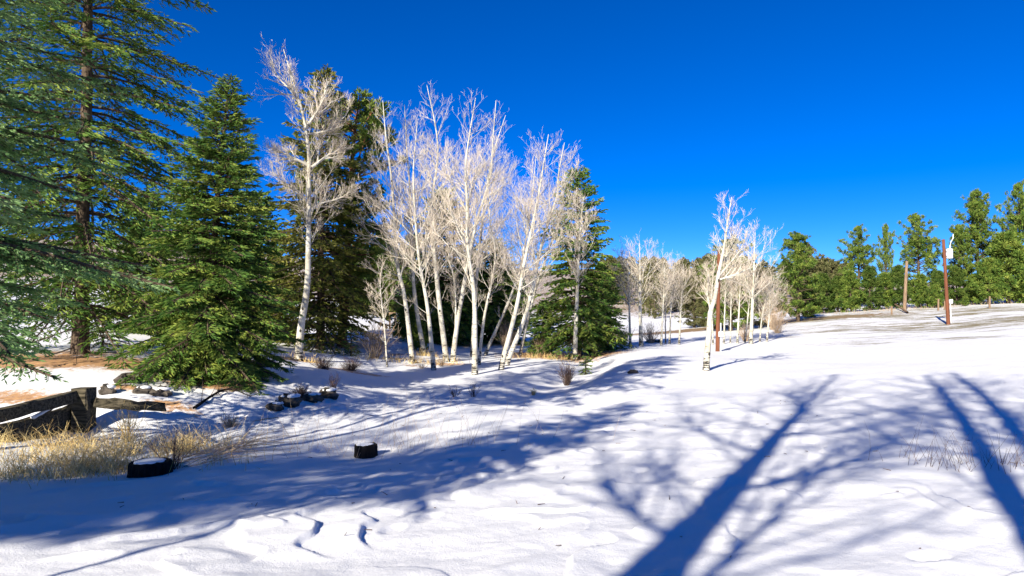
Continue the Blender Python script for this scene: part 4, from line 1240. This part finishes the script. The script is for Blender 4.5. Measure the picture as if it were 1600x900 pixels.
rng = np.random.RandomState(77)
X = np.concatenate([rng.uniform(-4, 6, 90), rng.normal(-6, 1.5, 60)]); Y = np.concatenate([rng.uniform(3.8, 13, 90), rng.normal(14.5, 1.2, 60)])
P0 = np.stack([X, Y, hgt(X, Y) + .004], 1); dd = np.stack([rng.normal(size=150), rng.normal(size=150), rng.uniform(-.05, .35, 150)], 1)
mb = MB(); add_segs(mb, P0, P0 + norm(dd) * rng.uniform(.02, .09, (150, 1)), .004, .002, 4, rng.uniform(0, 1, 150))
tag(mb.build('twig_litter', M['twig_dark']), kind='stuff')


# ------------------------------------------------------------------ poles and fence posts
def pole(px0, py0, px1, py1, d, r, label, mat='pole', name='utility_pole', cat='utility pole'):
    a = ground_at(px0, py0, d); b = at(px1, py1, a[1])
    root = thing(name, a, label, cat)
    P = smooth_line([np.array([0, 0, -.3]), (b - a) * .5, b - a], 10)
    mb = MB(); add_trunk(mb, P, r * (1 - .25 * np.linspace(0, 1, 10)), 12, None); mb.build('shaft', M[mat], root, smooth=True)
    return root, a, b - a


def can(mb, c, r, h, n=16, dome=.0):
    a = np.arange(n) * 2 * pi / n
    prof = [(r * .9, -h / 2), (r, -h / 2 + .03), (r, h / 2 - .05), (r * 1.06, h / 2 - .045), (r * 1.06, h / 2), (r * .5, h / 2 + dome)]
    V = np.concatenate([np.stack([rr * np.cos(a), rr * np.sin(a), np.full(n, z)], 1) for rr, z in prof]) + c
    q = [[k * n + i, k * n + (i + 1) % n, (k + 1) * n + (i + 1) % n, (k + 1) * n + i] for k in range(len(prof) - 1) for i in range(n)]
    V = np.vstack([V, [c + np.array([0, 0, -h / 2])], [c + np.array([0, 0, h / 2 + dome])]]); m = len(V); e = (len(prof) - 1) * n
    t = [[(i + 1) % n, i, m - 2] for i in range(n)] + [[e + i, e + (i + 1) % n, m - 1] for i in range(n)]
    mb.add(V, f3=t, f4=q)


root, a, v = pole(1482, 507, 1474, 374, 48, .125, 'brown utility pole carrying a white transformer can on the right slope')
tc_ = v * .83 + np.array([.36, -.02, 0])
mb = MB(); can(mb, tc_, .21, .66, dome=.05); tr_ = mb.build('transformer', M['metal'], root, smooth=False)
mb = MB(); add_segs(mb, [tc_ + [.05, 0, .38]], [tc_ + [.07, 0, .62]], .045, .03, 8); mb.build('bushing', M['porcelain'], tr_)
mb = MB(); add_segs(mb, [tc_ + [-.3, 0, .15], tc_ + [-.3, 0, -.2]], [tc_ + [-.1, 0, .15], tc_ + [-.1, 0, -.2]], .04, .04, 6); mb.build('bracket', M['dark_metal'], tr_)
mb = MB(); add_chain(mb, np.array([[tc_ + [.07, 0, .6], tc_ + [.12, 0, .85], tc_ + [.28, 0, 1.1], tc_ + [.3, 0, 1.4]]]), np.full((1, 4), .025), 5); mb.build('lead_wire', M['porcelain'], root)
mb = MB(); add_box(mb, v * .27 + np.array([.22, -.05, 0]), (.2, .18, .3), None, .02); mb.build('meter_box', M['metal'], root)
mb = MB(); add_segs(mb, [v * .02 + np.array([.14, -.1, 0])], [v * .27 + np.array([.17, -.08, -.1])], .03, .03, 6); mb.build('conduit', M['metal'], root)

root, a, v = pole(1121, 549, 1123.5, 391, 33, .105, 'brown wooden pole with small meter box behind the lone leaning birch')
mb = MB(); add_box(mb, v * .17 + np.array([.10, -.16, 0]), (.2, .12, .26), None, .02); mb.build('meter_box', M['metal'], root)
mb = MB(); add_segs(mb, [np.array([.12, -.1, -.1])], [v * .28 + np.array([.11, -.09, 0])], .028, .028, 6); mb.build('conduit', M['metal'], root)

pole(1413, 486, 1417, 408, 70, .17, 'bare straight brown trunk standing like a pole before the dark pines', 'post', 'bare_trunk', 'dead trunk')
G_PO = 'wooden posts of the far fence'
for px, y0, y1, lab in [(1466, 485, 467, 'weathered fence post left of the transformer pole'), (1546, 482, 463, 'weathered fence post right of the transformer pole'), (1393, 491, 478, 'short leaning fence post left of the bare trunk'), (1476, 484, 470, 'second post next to the one left of the transformer pole')]:
    a = ground_at(px, y0, 64); b = at(px + .5, y1, a[1])
    root = thing('fence_post', a, lab, 'fence post', G_PO)
    mb = MB(); add_trunk(mb, np.array([[0, 0, -.2], (b - a) * .5, b - a]), np.array([.085, .08, .075]), 8, np.random.RandomState(px), .05); mb.build('shaft', M['post'], root)
A = ground_at(1398, 482, 68); B = ground_at(1418, 490, 62); A[2] += .5; B[2] += .12
root = thing('fallen_rail', B, 'fallen rail slanting to the ground at the foot of the bare trunk', 'rail')
mb = MB(); add_trunk(mb, np.array([np.zeros(3), (A - B) * .5, A - B]), np.array([.1, .09, .08]), 7); mb.build('shaft', M['post'], root)
# small wooden frame on the far snow left of the grove
a = ground_at(609, 515, 46)
root = thing('wooden_frame', a, 'small yellow wooden frame on the snow behind the sapling', 'wooden frame')
s = a[1] / F
for x0 in (0, 8): 
    mb = MB(); add_box(mb, np.array([x0 * s, 0, 12 * s]), (.10, .10, 26 * s), None, .01); mb.build('post', M['post'], root)
mb = MB(); add_box(mb, np.array([4 * s, 0, 25.6 * s]), (10 * s, .11, .11), None, .01); mb.build('crossbar', M['post'], root)

tris = sum(len(m.loops) - 2 * len(m.polygons) for m in bpy.data.meshes)
print('TRIS', tris, 'objects', len(bpy.data.objects))
